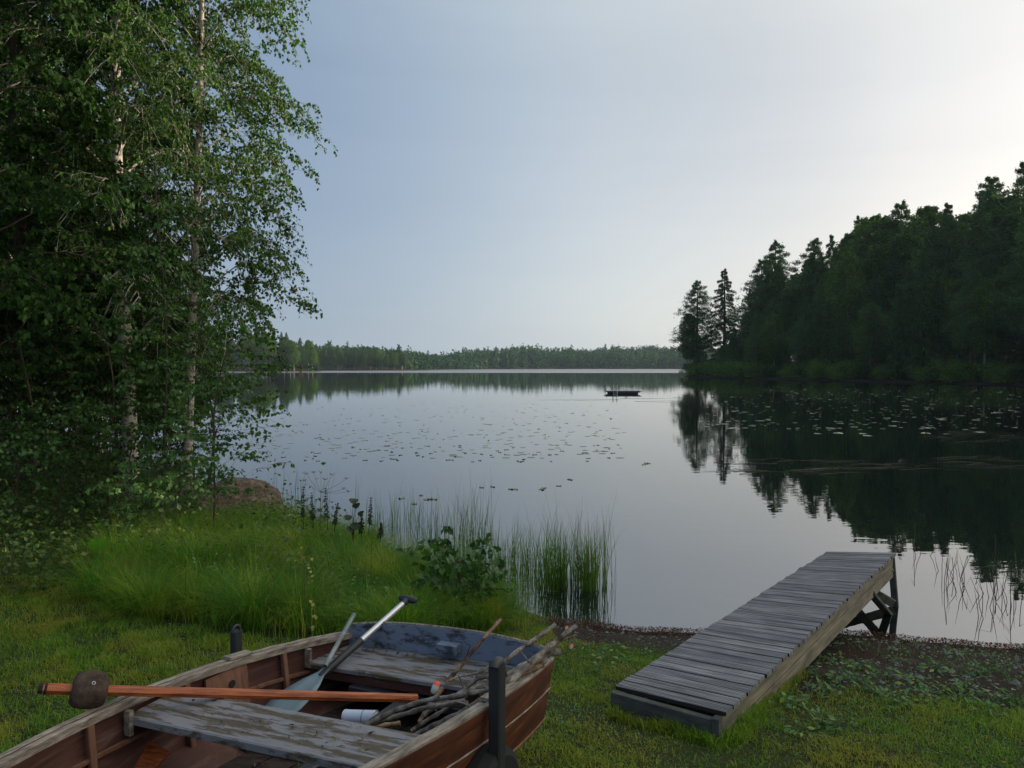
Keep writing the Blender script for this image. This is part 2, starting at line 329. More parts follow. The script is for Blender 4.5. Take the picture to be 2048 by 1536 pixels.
def groundmat():
    m, nt, p = mat('ground_soil', (0.1, 0.08, 0.05), 0.95, 0.15)
    at = N(nt, 'ShaderNodeAttribute'); at.attribute_name = 'zone'
    n = noise(nt, 22, 10, 0.75); n2 = noise(nt, 1.6, 6, 0.65); n3 = noise(nt, 90, 6, 0.7)
    turf = ramp(nt, n, [(0.3, (0.018, 0.022, 0.010)), (0.55, (0.045, 0.060, 0.018)), (0.75, (0.09, 0.085, 0.035))])
    grav = ramp(nt, n3, [(0.3, (0.018, 0.016, 0.015)), (0.5, (0.065, 0.062, 0.06)), (0.68, (0.14, 0.14, 0.145))])
    grav = mixc(nt, ramp(nt, n2, [(0.30, 0.25), (0.50, 0.95)]), grav, (0.030, 0.019, 0.012))
    nt.links.new(mixc(nt, at.outputs['Fac'], turf, grav), p.inputs['Base Color'])
    bump(nt, p, n, 0.9, 0.03); return m
M['ground'] = groundmat()
M['pebble'] = leafmat('pebble_stone', (0.07, 0.07, 0.075), (0.24, 0.24, 0.25), None, 0.0, 0.8, 0.2)

# ------------------------------------------------------------------ land
LAND1 = np.array([(420, 400), (220, 310), (110, 262), (60, 222), (46, 203), (41, 190), (45, 165), (53, 140), (60, 118), (67, 98), (70, 80),
    (72, 60), (60, 36), (36, 18), (18, 9.6), (9, 7.0), (5.6, 6.5), (4.3, 6.6), (3.3, 6.95), (2.4, 7.1), (1.2, 7.05), (.4, 7.45), (-.2, 8.2), (-1.0, 9.2),
    (-2.0, 10.8), (-3.0, 12.0), (-4.5, 13.4), (-6.5, 16), (-10, 20), (-16, 28), (-30, 45), (-60, 62), (-120, 80), (-400, 110), (-400, -300), (420, -300)], float)
LAND2 = np.array([(-92, 384), (-96, 376), (-112, 372), (-150, 366), (-300, 350), (-900, 330), (-900, 620), (-160, 520), (-105, 430)], float)
LAND3 = np.array([(-58, 486), (-66, 474), (-90, 470), (-125, 478), (-170, 500), (-300, 560), (-900, 700), (-900, 1900), (1900, 1900), (1900, 560), (500, 640),
    (300, 690), (200, 735), (110, 742), (40, 735), (-10, 700), (-38, 650), (-50, 560)], float)
def sdist(P, poly):
    P = np.asarray(P, float); A = poly; B = np.roll(poly, -1, 0)
    best = np.full(len(P), 1e18); ins = np.zeros(len(P), bool)
    for a, b in zip(A, B):
        ab = b - a; t = np.clip(((P - a) @ ab) / (ab @ ab), 0, 1); d = P - a - t[:, None] * ab
        best = np.minimum(best, (d * d).sum(1))
        c = (a[1] > P[:, 1]) != (b[1] > P[:, 1])
        with np.errstate(divide='ignore', invalid='ignore'):
            xi = (b[0] - a[0]) * (P[:, 1] - a[1]) / (b[1] - a[1] + 1e-12) + a[0]
        ins ^= c & (P[:, 0] < xi)
    r = np.sqrt(best); return np.where(ins, r, -r)
def wob(x, y):
    return (np.sin(x * 1.7 + 0.5) * np.cos(y * 2.1) + 0.6 * np.sin(x * 4.3 + y * 3.1) + 0.35 * np.sin(x * 9.1 - y * 7.7)) * 0.5
def gz(x, y):
    x = np.atleast_1d(np.asarray(x, float)); y = np.atleast_1d(np.asarray(y, float)); P = np.stack([x, y], 1)
    s = np.maximum.reduce([sdist(P, LAND1), sdist(P, LAND2), sdist(P, LAND3)])
    s = s + wob(x, y) * 0.10
    z = 0.9 * (1 - np.exp(-np.interp(x, [-3.6, -1.6], [.125, .22]) * np.maximum(s, 0))) + 0.05 * np.clip(s - 14, 0, 150)
    z = np.where(s < 0, np.maximum(0.16 * s, -1.6), z)
    z = z + np.where(s > 0.3, wob(x * 1.3 + 3, y * 1.3) * 0.018, 0)
    return z
def gz1(x, y): return float(gz([x], [y])[0])
def zone(x, y):
    """1 = gravel / litter beach, 0 = turf"""
    n = wob(x * 1.1 + 2, y * 1.1) * 0.35
    lim = np.interp(x, [-9, -0.3, 0.35, 1.2, 1.7, 2.4, 6, 12], [99, 99, 6.35, 6.1, 4.8, 4.7, 4.6, 4.2])
    return np.clip((y - lim + n) / 0.35, 0, 1)

th = np.concatenate([np.linspace(-48, 48, 520), np.linspace(48, 312, 120)[1:-1]]); th = np.radians(th)
rr_ = np.geomspace(0.25, 1650, 400)
T, R = np.meshgrid(th, rr_); X = (R * np.sin(T)).ravel(); Y = (R * np.cos(T)).ravel()
Z = gz(X, Y); nth = len(th); nr = len(rr_)
i = np.arange((nr - 1) * nth); r_, c_ = i // nth, i % nth
F = np.stack([r_ * nth + c_, r_ * nth + (c_ + 1) % nth, (r_ + 1) * nth + (c_ + 1) % nth, (r_ + 1) * nth + c_], 1)
ce = np.arange(nth); X = np.append(X, 0); Y = np.append(Y, 0); Z = np.append(Z, gz1(0, 0))
Fc = np.stack([np.full(nth, nth * nr), (ce + 1) % nth, ce, ce], 1)
me = mesh_np('ground', np.stack([X, Y, Z], 1), F[:, ::-1], [M['ground']], True)
at = me.attributes.new('zone', 'FLOAT', 'POINT'); at.data.foreach_set('value', zone(X, Y).astype(np.float32))
ground = tag(ob('ground', me), 'ground', None, None, 'structure')

n = 96; a = np.linspace(0, 2 * np.pi, n, endpoint=False)
V = [(0, 0, 0)] + [(1640 * math.cos(t), 1640 * math.sin(t), 0) for t in a]
me = bpy.data.meshes.new('lake_water'); me.from_pydata(V, [], [(0, 1 + k, 1 + (k + 1) % n) for k in range(n)]); me.materials.append(M['water'])
tag(ob('lake_water', me), 'lake', None, None, 'structure')

# ------------------------------------------------------------------ vectorised leaves and blades
def leaf_quads(C, D, Nn, L, W, fold=0.15):
    """C base points, D direction (tip), Nn normal, L length, W width -> V,F"""
    D = D / (np.linalg.norm(D, axis=1, keepdims=True) + 1e-9)
    S = np.cross(D, Nn); S /= (np.linalg.norm(S, axis=1, keepdims=True) + 1e-9)
    Nn = np.cross(S, D)
    L = np.asarray(L)[:, None]; W = np.asarray(W)[:, None]
    p0 = C; p2 = C + D * L; m = C + D * L * 0.42 + Nn * W * fold
    V = np.stack([p0, m - S * W / 2, p2, m + S * W / 2], 1).reshape(-1, 3)
    F = np.arange(len(C) * 4).reshape(-1, 4); return V, F
def blades(B, H, lean, W, seg, az=None, droop=1.0, rng=NR):
    """grass blades: base points, heights, lean amount, width"""
    n = len(B); az = rng.uniform(0, 2 * np.pi, n) if az is None else az
    H = np.asarray(H); W = np.asarray(W); lean = np.asarray(lean)
    dx = np.cos(az); dy = np.sin(az); pa = az + np.pi / 2 + rng.uniform(-.5, .5, n); sx = np.cos(pa); sy = np.sin(pa)
    rows = []
    for k in range(seg + 1):
        t = k / seg; hor = lean * H * t ** 1.8; ver = H * (t - droop * lean * 0.45 * t ** 2.6)
        c = B + np.stack([dx * hor, dy * hor, ver], 1)
        wd = W * (1 - t ** 1.5) * 0.5 + 0.0004
        o = np.stack([sx * wd, sy * wd, 0 * wd], 1); rows += [c - o, c + o]
    V = np.stack(rows, 1).reshape(-1, 3); m = 2 * (seg + 1); base = np.arange(n)[:, None] * m
    F = np.concatenate([base + np.array([2 * k, 2 * k + 1, 2 * k + 3, 2 * k + 2]) for k in range(seg)], 1).reshape(-1, 4)
    return V, F
def join_np(parts):
    Vs, Fs, o = [], [], 0
    for V, F in parts: Vs.append(V); Fs.append(F + o); o += len(V)
    return np.concatenate(Vs), np.concatenate(Fs)
def inpoly(P, poly): return sdist(P, np.array(poly, float)) > 0
def runit(n, rng): v = rng.normal(size=(n, 3)); return v / np.linalg.norm(v, axis=1, keepdims=True)

# ------------------------------------------------------------------ near broad-leaved trees
def leafy(H, rad, z0, prof, nprim, nsec, ntw, nleaf, leafL, seed, lean=(0, 0), droop=0.6, asp=0.72, rise=0.35, hang=0.6, curve=0.25, twl=0.55, stems=True, vs=0.0):
    """trunk+limbs MB and leaf arrays in local coordinates. prof(t) = crown radius at fraction t between z0 and H"""
    r = random.Random(seed); g = np.random.default_rng(seed)
    mb = MB()
    def trunk(z):
        t = z / H; return Vector((lean[0] * t + curve * math.sin(t * 5 + seed) * t, lean[1] * t + curve * math.cos(t * 4 + seed) * t * .7, z))
    zs = np.linspace(-0.2, H, 22); mb.tube([trunk(z) for z in zs], [max(rad * (1.15 if z < .1 else 1) * (1 - z / H) ** 0.75, 0.008) for z in zs], 10, True, True, 0.04)
    LP, LD = [], []
    ga = r.uniform(0, 6)
    for i in range(nprim):
        t = ((i + r.random()) / nprim) ** 0.95; z = z0 + (H - z0) * t * 0.98
        az = ga + i * 2.4 + r.uniform(-.5, .5); Lb = prof(t) * r.uniform(0.75, 1.15)
        if Lb < 0.1: continue
        p0 = trunk(z); d = Vector((math.cos(az), math.sin(az), 0)); pts = []
        ns = 7
        for k in range(ns):
            u = k / (ns - 1); pts.append(p0 + d * Lb * u + Vector((0, 0, Lb * (rise * u * 1.6 - droop * u ** 2.4))) + Vector((r.uniform(-1, 1), r.uniform(-1, 1), r.uniform(-1, 1))) * 0.04 * Lb * u)
        rb = max(0.005, rad * 0.20 * (1 - t * 0.6)) * min(1, Lb / 1.2)
        mb.tube(pts, [rb * (1 - 0.85 * k / (ns - 1)) for k in range(ns)], 5, False)
        for j in range(max(2, int(nsec * min(1.2, Lb / 1.5)))):
            u = r.uniform(0.15 if H < 6 else {3: .45, 12: .2}.get(seed, .34), 1.0); q = u * (ns - 1); k = min(int(q), ns - 2); s0 = pts[k].lerp(pts[k + 1], q - k)
            a2 = az + r.choice((-1, 1)) * r.uniform(0.4, 1.2); Ls = Lb * r.uniform(0.18, 0.42) * (1.15 - 0.5 * u) + 0.12
            d2 = Vector((math.cos(a2), math.sin(a2), r.uniform(-0.1 - vs, 0.4 + vs * .5)))
            sp = [s0 + d2 * Ls * v + Vector((0, 0, -droop * Ls * 0.6 * v * v)) for v in (0, .33, .66, 1)]
            mb.tube(sp, [rb * .35, rb * .28, rb * .2, 0.0025], 3, False)
            for w_ in range(ntw):
                v = r.uniform(0.1, 1) * 3; kk = min(int(v), 2); t0 = sp[kk].lerp(sp[kk + 1], v - kk)
                tl = twl * r.uniform(0.4, 1.2); a3 = a2 + r.uniform(-1.4, 1.4)
                td = Vector((math.cos(a3) * (1 - hang), math.sin(a3) * (1 - hang), -hang + r.uniform(-.1, .35)))
                t1 = t0 + Vector((math.cos(a3), math.sin(a3), 0.15)) * tl * 0.35; t2 = t1 + td * tl * 0.65
                if stems: mb.tube([t0, t1, t2], [0.0028, 0.002, 0.0012], 3, False)
                nl = max(3, int(nleaf * tl / twl)); q3 = (np.arange(nl) + g.uniform(0, .9, nl)) / nl
                A0, A1, A2 = map(np.array, (t0, t1, t2)); q3 = q3[:, None]
                pos = np.where(q3 < .45, A0 + (A1 - A0) * q3 / .45, A1 + (A2 - A1) * (q3 - .45) / .55)
                LP.append(pos + g.normal(0, 0.014, pos.shape))
                LD.append(np.tile(np.array(td) * 0.4, (nl, 1)) + g.normal(0, 0.55, pos.shape) + [0, 0, -0.55])
    P = np.concatenate(LP); D = np.concatenate(LD); n = len(P)
    L = leafL * g.uniform(0.6, 1.2, n)
    V, F = leaf_quads(P, D, runit(n, g), L, L * asp * g.uniform(.8, 1.1, n), 0.12)
    return mb, V, F, n
def make_tree(name, label, cat, loc, bark, leafm, rz=0, group=None, **kw):
    t = thing(name, label, cat, loc, group); t.rotation_euler = (0, 0, rz)
    mb, V, F, n = leafy(**kw)
    mb.build('trunk', bark, t); ob('crown', mesh_np('crown', V, F, [leafm]), t)
    return t
def at_ground(px, d, dz=0):
    x = (px - 1024) / FOC * d; return (x, d, gz1(x, d) + dz)

prof_b = lambda t: 2.15 * (0.55 + 0.9 * t) * (1 - t ** 3) ** 0.8 if t < .8 else 2.15 * 1.27 * (1 - t ** 3) ** 0.8
birch1 = make_tree('birch_tree', 'tall birch with the widest white trunk, sunlit in patches on its right side', 'tree', at_ground(262, 13.0), M['birchbark'], M['birchleaf'],
    group=None, H=14.5, rad=0.135, z0=2.0, prof=lambda t: (1.5 + 0.9 * t) * (1 - t ** 3), nprim=74, nsec=10, ntw=5, nleaf=11, leafL=0.078, seed=3, lean=(-0.35, 0.2), droop=1.1, rise=.8, hang=.72, twl=.62, vs=.7)
birch2 = make_tree('birch_tree', 'slimmer leaning birch whose drooping leafy branches hang over the lake', 'tree', at_ground(372, 14.2), M['birchbark'], M['birchleaf'],
    group=None, H=15.0, rad=0.085, z0=2.5, prof=lambda t: (1.88 - 0.5 * t) * (1 - t ** 3), nprim=108, nsec=14, ntw=5, nleaf=12, leafL=0.074, seed=12, lean=(0.62, -0.3), droop=1.15, rise=.85, curve=0.12, hang=.72, twl=.62, vs=.7)
alder = make_tree('alder_tree', 'dark dense alder at the left edge beside the thin white trunk', 'tree', at_ground(52, 13.0), M['darkbark'], M['alderleaf'],
    group=None, H=13.0, rad=0.12, z0=1.2, prof=lambda t: (2.1 + 0.5 * t) * (1 - t ** 3), nprim=70, nsec=11, ntw=5, nleaf=14, leafL=0.085, seed=21, droop=0.7, rise=.6, hang=0.5, asp=0.85, vs=.6)
birch3 = copy_tree(birch1, at_ground(48, 15.5), 2.1, (0.85, 0.85, 0.95), 'thin pale birch trunk nearest the left edge among dark leaves')
copy_tree(alder, at_ground(-120, 10.5), 1.3, (1, 1, 1.05), 'dark alder half outside the left edge')
copy_tree(alder, at_ground(170, 16.5), 2.6, (1.05, 1.05, 1.15), 'dark alder standing just left of the widest white trunk')
copy_tree(birch2, at_ground(20, 20), 4.0, (1.1, 1.1, 1.2), 'tall birch behind the dark alder at the left edge')
copy_tree(birch1, at_ground(200, 24), 0.7, (1.1, 1.1, 1.15), 'birch seen through the leaves left of the widest trunk')
alow = make_tree('alder_bush', 'many stemmed low alder filling the foot of the widest birch', 'bush', at_ground(232, 14.6), M['darkbark'], M['alderleaf'],
    H=4.6, rad=0.04, z0=0.2, prof=lambda t: 1.6 * (1 - t ** 2.2) * (.75 + .5 * t), nprim=46, nsec=9, ntw=4, nleaf=9, leafL=0.075, seed=71, droop=0.3, rise=.7, hang=0.45, asp=0.85, twl=.4, curve=.1)
copy_tree(alow, at_ground(330, 19), 3.9, (1.2, 1.2, 1.25), 'low alder on the bank behind the slim leaning birch')
copy_tree(alder, at_ground(80, 30), 5.0, (1.3, 1.3, 1.2), 'alder farthest back in the thicket on the left bank')
copy_tree(birch2, at_ground(-60, 36), 1.0, (1.3, 1.3, 1.3), 'birch farthest back at the left edge of the thicket')
copy_tree(alow, at_ground(30, 13.5), 4.4, (1.1, 1.1, 1.2), 'short alder in the bottom left thicket')
for i_, (px_, d_, rz_, sc_, sz_) in enumerate([(20, 12.0, 1.1, .62, .30), (150, 12.6, 2.2, .6, .28), (255, 16.5, 3.3, .7, .34), (120, 19, 0.4, .9, .45), (10, 24, 5.1, 1.0, .5), (340, 22, 2.9, .8, .34), (210, 20.5, 4.2, .9, .42), (-40, 17, 1.9, .9, .5), (385, 17.5, 0.2, .5, .20), (300, 30, 3.0, 1.2, .5), (180, 34, 1.4, 1.3, .6)]):
    copy_tree(alow, at_ground(px_, d_), rz_, (sc_ * 1.35, sc_ * 1.35, sz_ * 2.9), 'low leafy alder bush in the shade under the birches', 'alder bushes under the birches', 'bush')
# saplings
sap = dict(asp=0.9, droop=0.15, rise=0.75, hang=0.25, twl=0.3, curve=0.10)
make_tree('aspen_sapling', 'tall thin sapling with a straight pale stem in front of the birches', 'sapling', at_ground(318, 9.6), M['darkbark'], M['aspenleaf'],
    H=4.6, rad=0.018, z0=0.35, prof=lambda t: 0.62 * (1 - t * .55), nprim=30, nsec=4, ntw=3, nleaf=6, leafL=0.062, seed=31, lean=(0.1, 0), **sap)
make_tree('aspen_sapling', 'leafy sapling in front of the boulder, reaching out over the water', 'sapling', at_ground(418, 9.2), M['darkbark'], M['aspenleaf'],
    H=2.5, rad=0.014, z0=0.25, prof=lambda t: 0.62 * (1 - t * .5), nprim=24, nsec=4, ntw=3, nleaf=6, leafL=0.060, seed=33, lean=(0.2, 0), **sap)
make_tree('aspen_sapling', 'low bushy sapling under the tall thin one', 'sapling', at_ground(360, 9.9), M['darkbark'], M['aspenleaf'],
    H=2.0, rad=0.014, z0=0.15, prof=lambda t: 0.75 * (1 - t * .5), nprim=26, nsec=4, ntw=3, nleaf=7, leafL=0.066, seed=35, lean=(0.0, 0), **sap)
make_tree('aspen_sapling', 'dark sapling at the foot of the widest birch', 'sapling', at_ground(215, 10.8), M['darkbark'], M['alderleaf'],
    H=2.6, rad=0.016, z0=0.15, prof=lambda t: 0.9 * (1 - t * .5), nprim=28, nsec=5, ntw=3, nleaf=7, leafL=0.06, seed=36, lean=(0.0, 0), **sap)
make_tree('aspen_sapling', 'bushy sapling at the left edge below the thin pale trunk', 'sapling', at_ground(60, 10.8), M['darkbark'], M['alderleaf'],
    H=2.4, rad=0.016, z0=0.15, prof=lambda t: 1.0 * (1 - t * .5), nprim=28, nsec=5, ntw=3, nleaf=7, leafL=0.065, seed=37, lean=(0.0, 0), **sap)
make_tree('aspen_sapling', 'spreading alder bush behind the boulder with a branch out over the water', 'bush', at_ground(405, 12.4), M['darkbark'], M['birchleaf'],
    H=3.1, rad=0.03, z0=0.5, prof=lambda t: 1.35 * (1 - abs(t - .55) * 1.2), nprim=24, nsec=7, ntw=3, nleaf=8, leafL=0.062, seed=38, lean=(0.35, -.2), asp=0.85, droop=0.25, rise=0.4, hang=0.3, twl=0.35)

for i_, (px_, d_, h_, sd_i, lab_) in enumerate([(20, 9.4, 1.1, 61, 'low leafy bush at the left edge above the lawn'), (110, 9.9, 1.3, 62, 'low leafy bush left of the burdock'), (165, 10.6, 1.6, 63, 'shady bush just left of the widest birch foot'),
        (270, 10.2, 1.2, 64, 'low bush right of the widest birch foot'), (330, 8.9, .8, 65, 'small bush between the tall thin sapling and the tall grass'), (60, 12.6, 2.2, 66, 'bigger shady bush behind the low ones at the left edge')]):
    make_tree('leafy_bush', lab_, 'bush', at_ground(px_, d_), M['darkbark'], M['alderleaf'] if i_ % 2 else M['aspenleaf'],
        H=h_, rad=0.014, z0=0.05, prof=lambda t: 0.75 * (1 - t * .6), nprim=26, nsec=5, ntw=3, nleaf=7, leafL=0.058, seed=sd_i, lean=(0.0, 0), **sap)
# broad-leaved shrub at the water's edge
make_tree('elm_shrub', 'dark green shrub with broad leaves growing behind the boat stern', 'shrub', at_ground(925, 6.75), M['darkbark'], M['shrubleaf'],
    H=0.54, rad=0.010, z0=0.05, prof=lambda t: 0.36 * (1 - t * .35), nprim=40, nsec=3, ntw=2, nleaf=4, leafL=0.088, seed=41, lean=(-0.06, 0), asp=0.72, droop=0.1, rise=0.7, hang=0.15, twl=0.14, curve=0.03)

# ------------------------------------------------------------------ distant tree prototypes
def far_tree(kind, H, seed, nq):
    r = random.Random(seed); g = np.random.default_rng(seed); mb = MB()
    bend = r.uniform(-.02, .02) * H
    tr = lambda z: Vector((bend * math.sin(z / H * 3), 0, z))
    zs = np.linspace(-0.5, H * .98, 9); rb = 0.011 * H if kind != 'birch' else 0.007 * H
    mb.tube([tr(z) for z in zs], [rb * (1 - z / H) ** .8 + .02 for z in zs], 6, False)
    C, D, NN, S = [], [], [], []
    nb = {'pine': 74, 'spruce': 84, 'birch': 80}[kind]; per = nq // nb
    for i in range(nb):
        t = (i + r.random()) / nb; az = i * 2.4 + r.uniform(-.6, .6)
        if kind == 'pine':
            z = H * (0.26 + 0.73 * t); L = H * 0.175 * (1 - t ** 1.35) ** .85 * r.uniform(.45, 1.25) * (0.6 + min(t * 2.5, .4)) + .25; up = 0.22; dr = 0.14
        elif kind == 'spruce':
            z = H * (0.08 + 0.915 * t); L = H * 0.185 * (1 - t) ** .8 * r.uniform(.55, 1.15) + .10; up = 0.02; dr = 0.30
        else:
            z = H * (0.27 + 0.71 * t); L = H * 0.16 * math.sin(math.pi * min(1, .18 + t * .82)) ** .7 * r.uniform(.6, 1.15) + .3; up = 0.55; dr = 0.35
        d = np.array([math.cos(az), math.sin(az), 0]); p0 = np.array(tr(z))
        e = p0 + d * L + np.array([0, 0, L * (up - dr)])
        mb.tube([p0, (p0 + e) / 2 + np.array([0, 0, L * .08]), e], [rb * .22, rb * .14, .015], 3, False)
        u = g.uniform(0.12, 1.05, per) ** (.7 if kind != 'spruce' else .85)
        if kind == 'pine':      # needle clumps gathered in tufts
            nc = 9; cu = g.uniform(.25, 1.05, nc); ca = g.normal(0, .20, nc) * L; k = g.integers(0, nc, per)
            u = cu[k] + g.normal(0, .07, per); lat = ca[k] + g.normal(0, .09, per) * L; vz = g.normal(0, .09, per) * L + g.normal(0, .13, per) + .03 * L
        elif kind == 'spruce':
            lat = g.normal(0, .16, per) * L * (1.1 - u); vz = g.normal(0, .05, per) * L - np.abs(g.normal(0, .22, per))
        else:
            nc = 7; cu = g.uniform(.2, 1.05, nc); ca = g.normal(0, .30, nc) * L; k = g.integers(0, nc, per); u = cu[k] + g.normal(0, .09, per)
            lat = ca[k] + g.normal(0, .11, per) * L; vz = g.normal(0, .12, per) * L + g.normal(0, .14, nc)[k] * L - np.abs(g.normal(0, .16, per)) * L
        sd = np.array([-d[1], d[0], 0])
        P = p0 + d * (u * L)[:, None] + sd * lat[:, None]; P[:, 2] += L * (up * u - dr * u * u) + vz
        C.append(P); dd = g.normal(0, .8, (per, 3)) + d * .8 + np.array([0, 0, {'pine': .35, 'spruce': -.3, 'birch': -.7}[kind]]); D.append(dd)
        nn = g.normal(0, .6, (per, 3)) + np.array([0, 0, 1.0 if kind != 'birch' else .2]); NN.append(nn)
        S.append(g.uniform(.6, 1.3, per) * (1 - .45 * t if kind != 'birch' else 1))
    C, D, NN, S = map(np.concatenate, (C, D, NN, S))
    sz = {'pine': .34, 'spruce': .42, 'birch': .32}[kind]; asp = {'pine': .45, 'spruce': .34, 'birch': .62}[kind]
    V, F = leaf_quads(C, D, NN, S * sz, S * sz * asp, .1)
    return mb, V, F
protos = {}
def get_proto(kind, v):
    key = (kind, v)
    if key not in protos:
        mb, V, F = far_tree(kind, 22, {'pine': 100, 'spruce': 200, 'birch': 300}[kind] + v, 24000)
        bark = {'pine': M['pinebark'], 'spruce': M['darkbark'], 'birch': M['birchbark']}[kind]
        lm = {'pine': M['pineneedle'], 'spruce': M['spruceneedle'], 'birch': M['farbirch']}[kind]
        protos[key] = (mb.mesh('trunk', [bark]), mesh_np('crown', V, F, [lm]))
    return protos[key]
def plant_far(kind, v, x, y, H, rz, wscale, label, group, dz=0.0):
    a, b = get_proto(kind, v)
    t = thing(kind + '_tree', label, 'tree', (x, y, gz1(x, y) + dz), group)
    t.rotation_euler = (0, 0, rz); t.scale = (H / 22 * wscale, H / 22 * wscale, H / 22)
    ob('trunk', a, t); ob('crown', b, t); return t

# skyline of the right-hand wood, read off the photograph: (px, top y, distance, kind, width, label)
SKY = [(1395, 562, 190, 'pine', 1.75, 'pine at the water end of the right wood, leftmost of all'),
       (1448, 537, 184, 'spruce', 1.55, 'pointed spruce standing clear beside the leftmost pine of the wood'),
       (1378, 625, 192, 'birch', 1.0, 'low birch leaning over the water at the tip of the wood'),
       (1500, 580, 178, 'pine', 1.2, 'small pine just right of the pointed spruce at the tip'),
       (1520, 520, 172, 'pine', 1.5, 'pine left of the tall spiky top above the dip'),
       (1551, 482, 168, 'pine', 1.5, 'tall pine with a spiky top above the first dip in the skyline'),
       (1590, 545, 166, 'birch', 1.1, 'pale birch filling the dip right of the spiky pine'),
       (1628, 478, 160, 'pine', 1.5, 'broad dark pine right of the dip in the skyline'),
       (1660, 468, 158, 'spruce', 1.0, 'dark spruce beside the broad pine after the dip'),
       (1700, 462, 152, 'birch', 1.2, 'yellowish birch low in the middle of the skyline'),
       (1716, 434, 152, 'pine', 1.1, 'slender pine rising behind the yellowish birch'),
       (1745, 428, 148, 'birch', 1.3, 'bright sunlit birch crown near the middle of the wood'),
       (1765, 430, 147, 'spruce', 1.2, 'spruce tip between the sunlit birch and the layered pine'),
       (1802, 405, 144, 'pine', 1.4, 'layered pine rising above its neighbours in mid wood'),
       (1852, 410, 140, 'birch', 1.2, 'rounded pale green birch right of the layered pine'),
       (1892, 404, 137, 'spruce', 1.2, 'narrow spruce tip right of the rounded pale birch'),
       (1925, 425, 135, 'birch', 1.2, 'lower birch between the narrow spruce and the tall pine'),
       (1976, 354, 130, 'pine', 1.45, 'tall pine with a long side branch near the right edge'),
       (2010, 388, 126, 'birch', 1.3, 'birch between the two tallest pines at the right edge'),
       (2044, 328, 122, 'pine', 1.3, 'tallest pine of all, cut by the right edge')]
k = 0
for px, ty, d, kind, ws, lab in SKY:
    x = (px - 1024) / FOC * d; zt = CAMH + (733 - ty) / FOC * d; g0 = gz1(x, d); k += 1
    plant_far(kind, k % 3, x, d, zt - g0, rnd.uniform(0, 6), ws, lab, None)
sky_px = [s[0] for s in sorted(SKY)]; sky_y = [s[1] for s in sorted(SKY)]
RL = {'pine': 'dark pine within the wood on the right shore', 'spruce': 'dark spruce within the wood on the right shore', 'birch': 'green birch within the wood on the right shore'}
RG = {'pine': 'pines within the right wood', 'spruce': 'spruces within the right wood', 'birch': 'birches within the right wood'}
cnt = 0
SH = [(43, 189), (46, 165), (54, 140), (61, 118), (68, 98), (72, 82)]
def shore_pt(u):
    q = u * (len(SH) - 1); i = min(int(q), len(SH) - 2); f = q - i
    return SH[i][0] * (1 - f) + SH[i + 1][0] * f, SH[i][1] * (1 - f) + SH[i + 1][1] * f
for row, off in enumerate((1.5, 4.5, 8, 12, 17, 23, 30, 40)):
    m = 19
    for j in range(m):
        u = (j + rnd.random()) / m; sx, sy = shore_pt(u)
        x = sx + off * 0.93 + rnd.uniform(-1, 1); y = sy + off * 0.3 + rnd.uniform(-1.5, 1.5)
        px = 1024 + x / y * FOC
        if px > 2300 or px < 1392 or gz1(x, y) < 0.05: continue
        lim = np.interp(px, sky_px, sky_y) + rnd.uniform(14, 95) + (35 if row < 2 else 0)
        if px < 1500: lim = max(lim, 600) + rnd.uniform(0, 60)
        H = CAMH + (733 - lim) / FOC * y - gz1(x, y)
        H = max(H * (rnd.uniform(0.6, 1.0) if row < 3 else 1.0), 5)
        kind = rnd.choice(['birch', 'birch', 'pine', 'spruce', 'pine', 'spruce'] if row < 3 else ['pine', 'pine', 'spruce', 'birch'])
        plant_far(kind, rnd.randrange(3), x, y, H, rnd.uniform(0, 6), rnd.uniform(.9, 1.25) * (22 / max(H, 12)) ** .3, RL[kind], RG[kind]); cnt += 1
# the same wood carries on along the right bank; it shades the near shore
for j in range(46):
    u = rnd.random(); x = 28 + 50 * u + rnd.uniform(0, 16); y = 4 + 52 * u ** 1.2 + rnd.uniform(-14, 6)
    if gz1(x, y) < .25: continue
    kind = rnd.choice(['pine', 'spruce', 'birch'])
    plant_far(kind, rnd.randrange(3), x, y, rnd.uniform(14, 23), rnd.uniform(0, 6), 1.1, 'tall tree on the bank to the right of the jetty', 'trees on the right bank beyond the frame')

# bushes along the right shore
bmeshes = []
for v in range(3):
    g = np.random.default_rng(400 + v); n = 3200
    c = g.normal(size=(14, 3)) * [.8, .8, .45] + [0, 0, .95]; kk = g.integers(0, 14, n)
    P = c[kk] + g.normal(0, .32, (n, 3)); P[:, 2] = np.abs(P[:, 2])
    V, F = leaf_quads(P, g.normal(0, 1, (n, 3)) + [0, 0, -.3], runit(n, g), g.uniform(.1, .2, n), g.uniform(.07, .14, n))
    mb = MB()
    for q in c: mb.tube([(0, 0, -.1), (q[0] * .5, q[1] * .5, q[2] * .6), q], [.03, .02, .008], 4, False)
    bmeshes.append((mesh_np('foliage', V, F, [M['farbirch'] if v != 1 else M['alderleaf']]), mb.mesh('stem', [M['darkbark']])))
for j in range(46):
    u = (j + .5) / 46 if j < 40 else 0.01; sx, sy = shore_pt(u)
    x = sx + rnd.uniform(.8, 2.4); y = sy + rnd.uniform(-1, 1)
    if j >= 40: x, y = 44 + rnd.uniform(0, 5), 187 + rnd.uniform(-3, 6)
    b = thing('shore_bush', 'leafy bush at the foot of the wood on the right shore', 'bush', (x, y, gz1(x, y)), 'bushes along the right shore')
    s = rnd.uniform(.7, 1.7); b.scale = (s * 1.2, s * 1.2, s); b.rotation_euler = (0, 0, rnd.uniform(0, 6))
    fm, sm = bmeshes[j % 3]; ob('foliage', fm, b); ob('stem', sm, b)

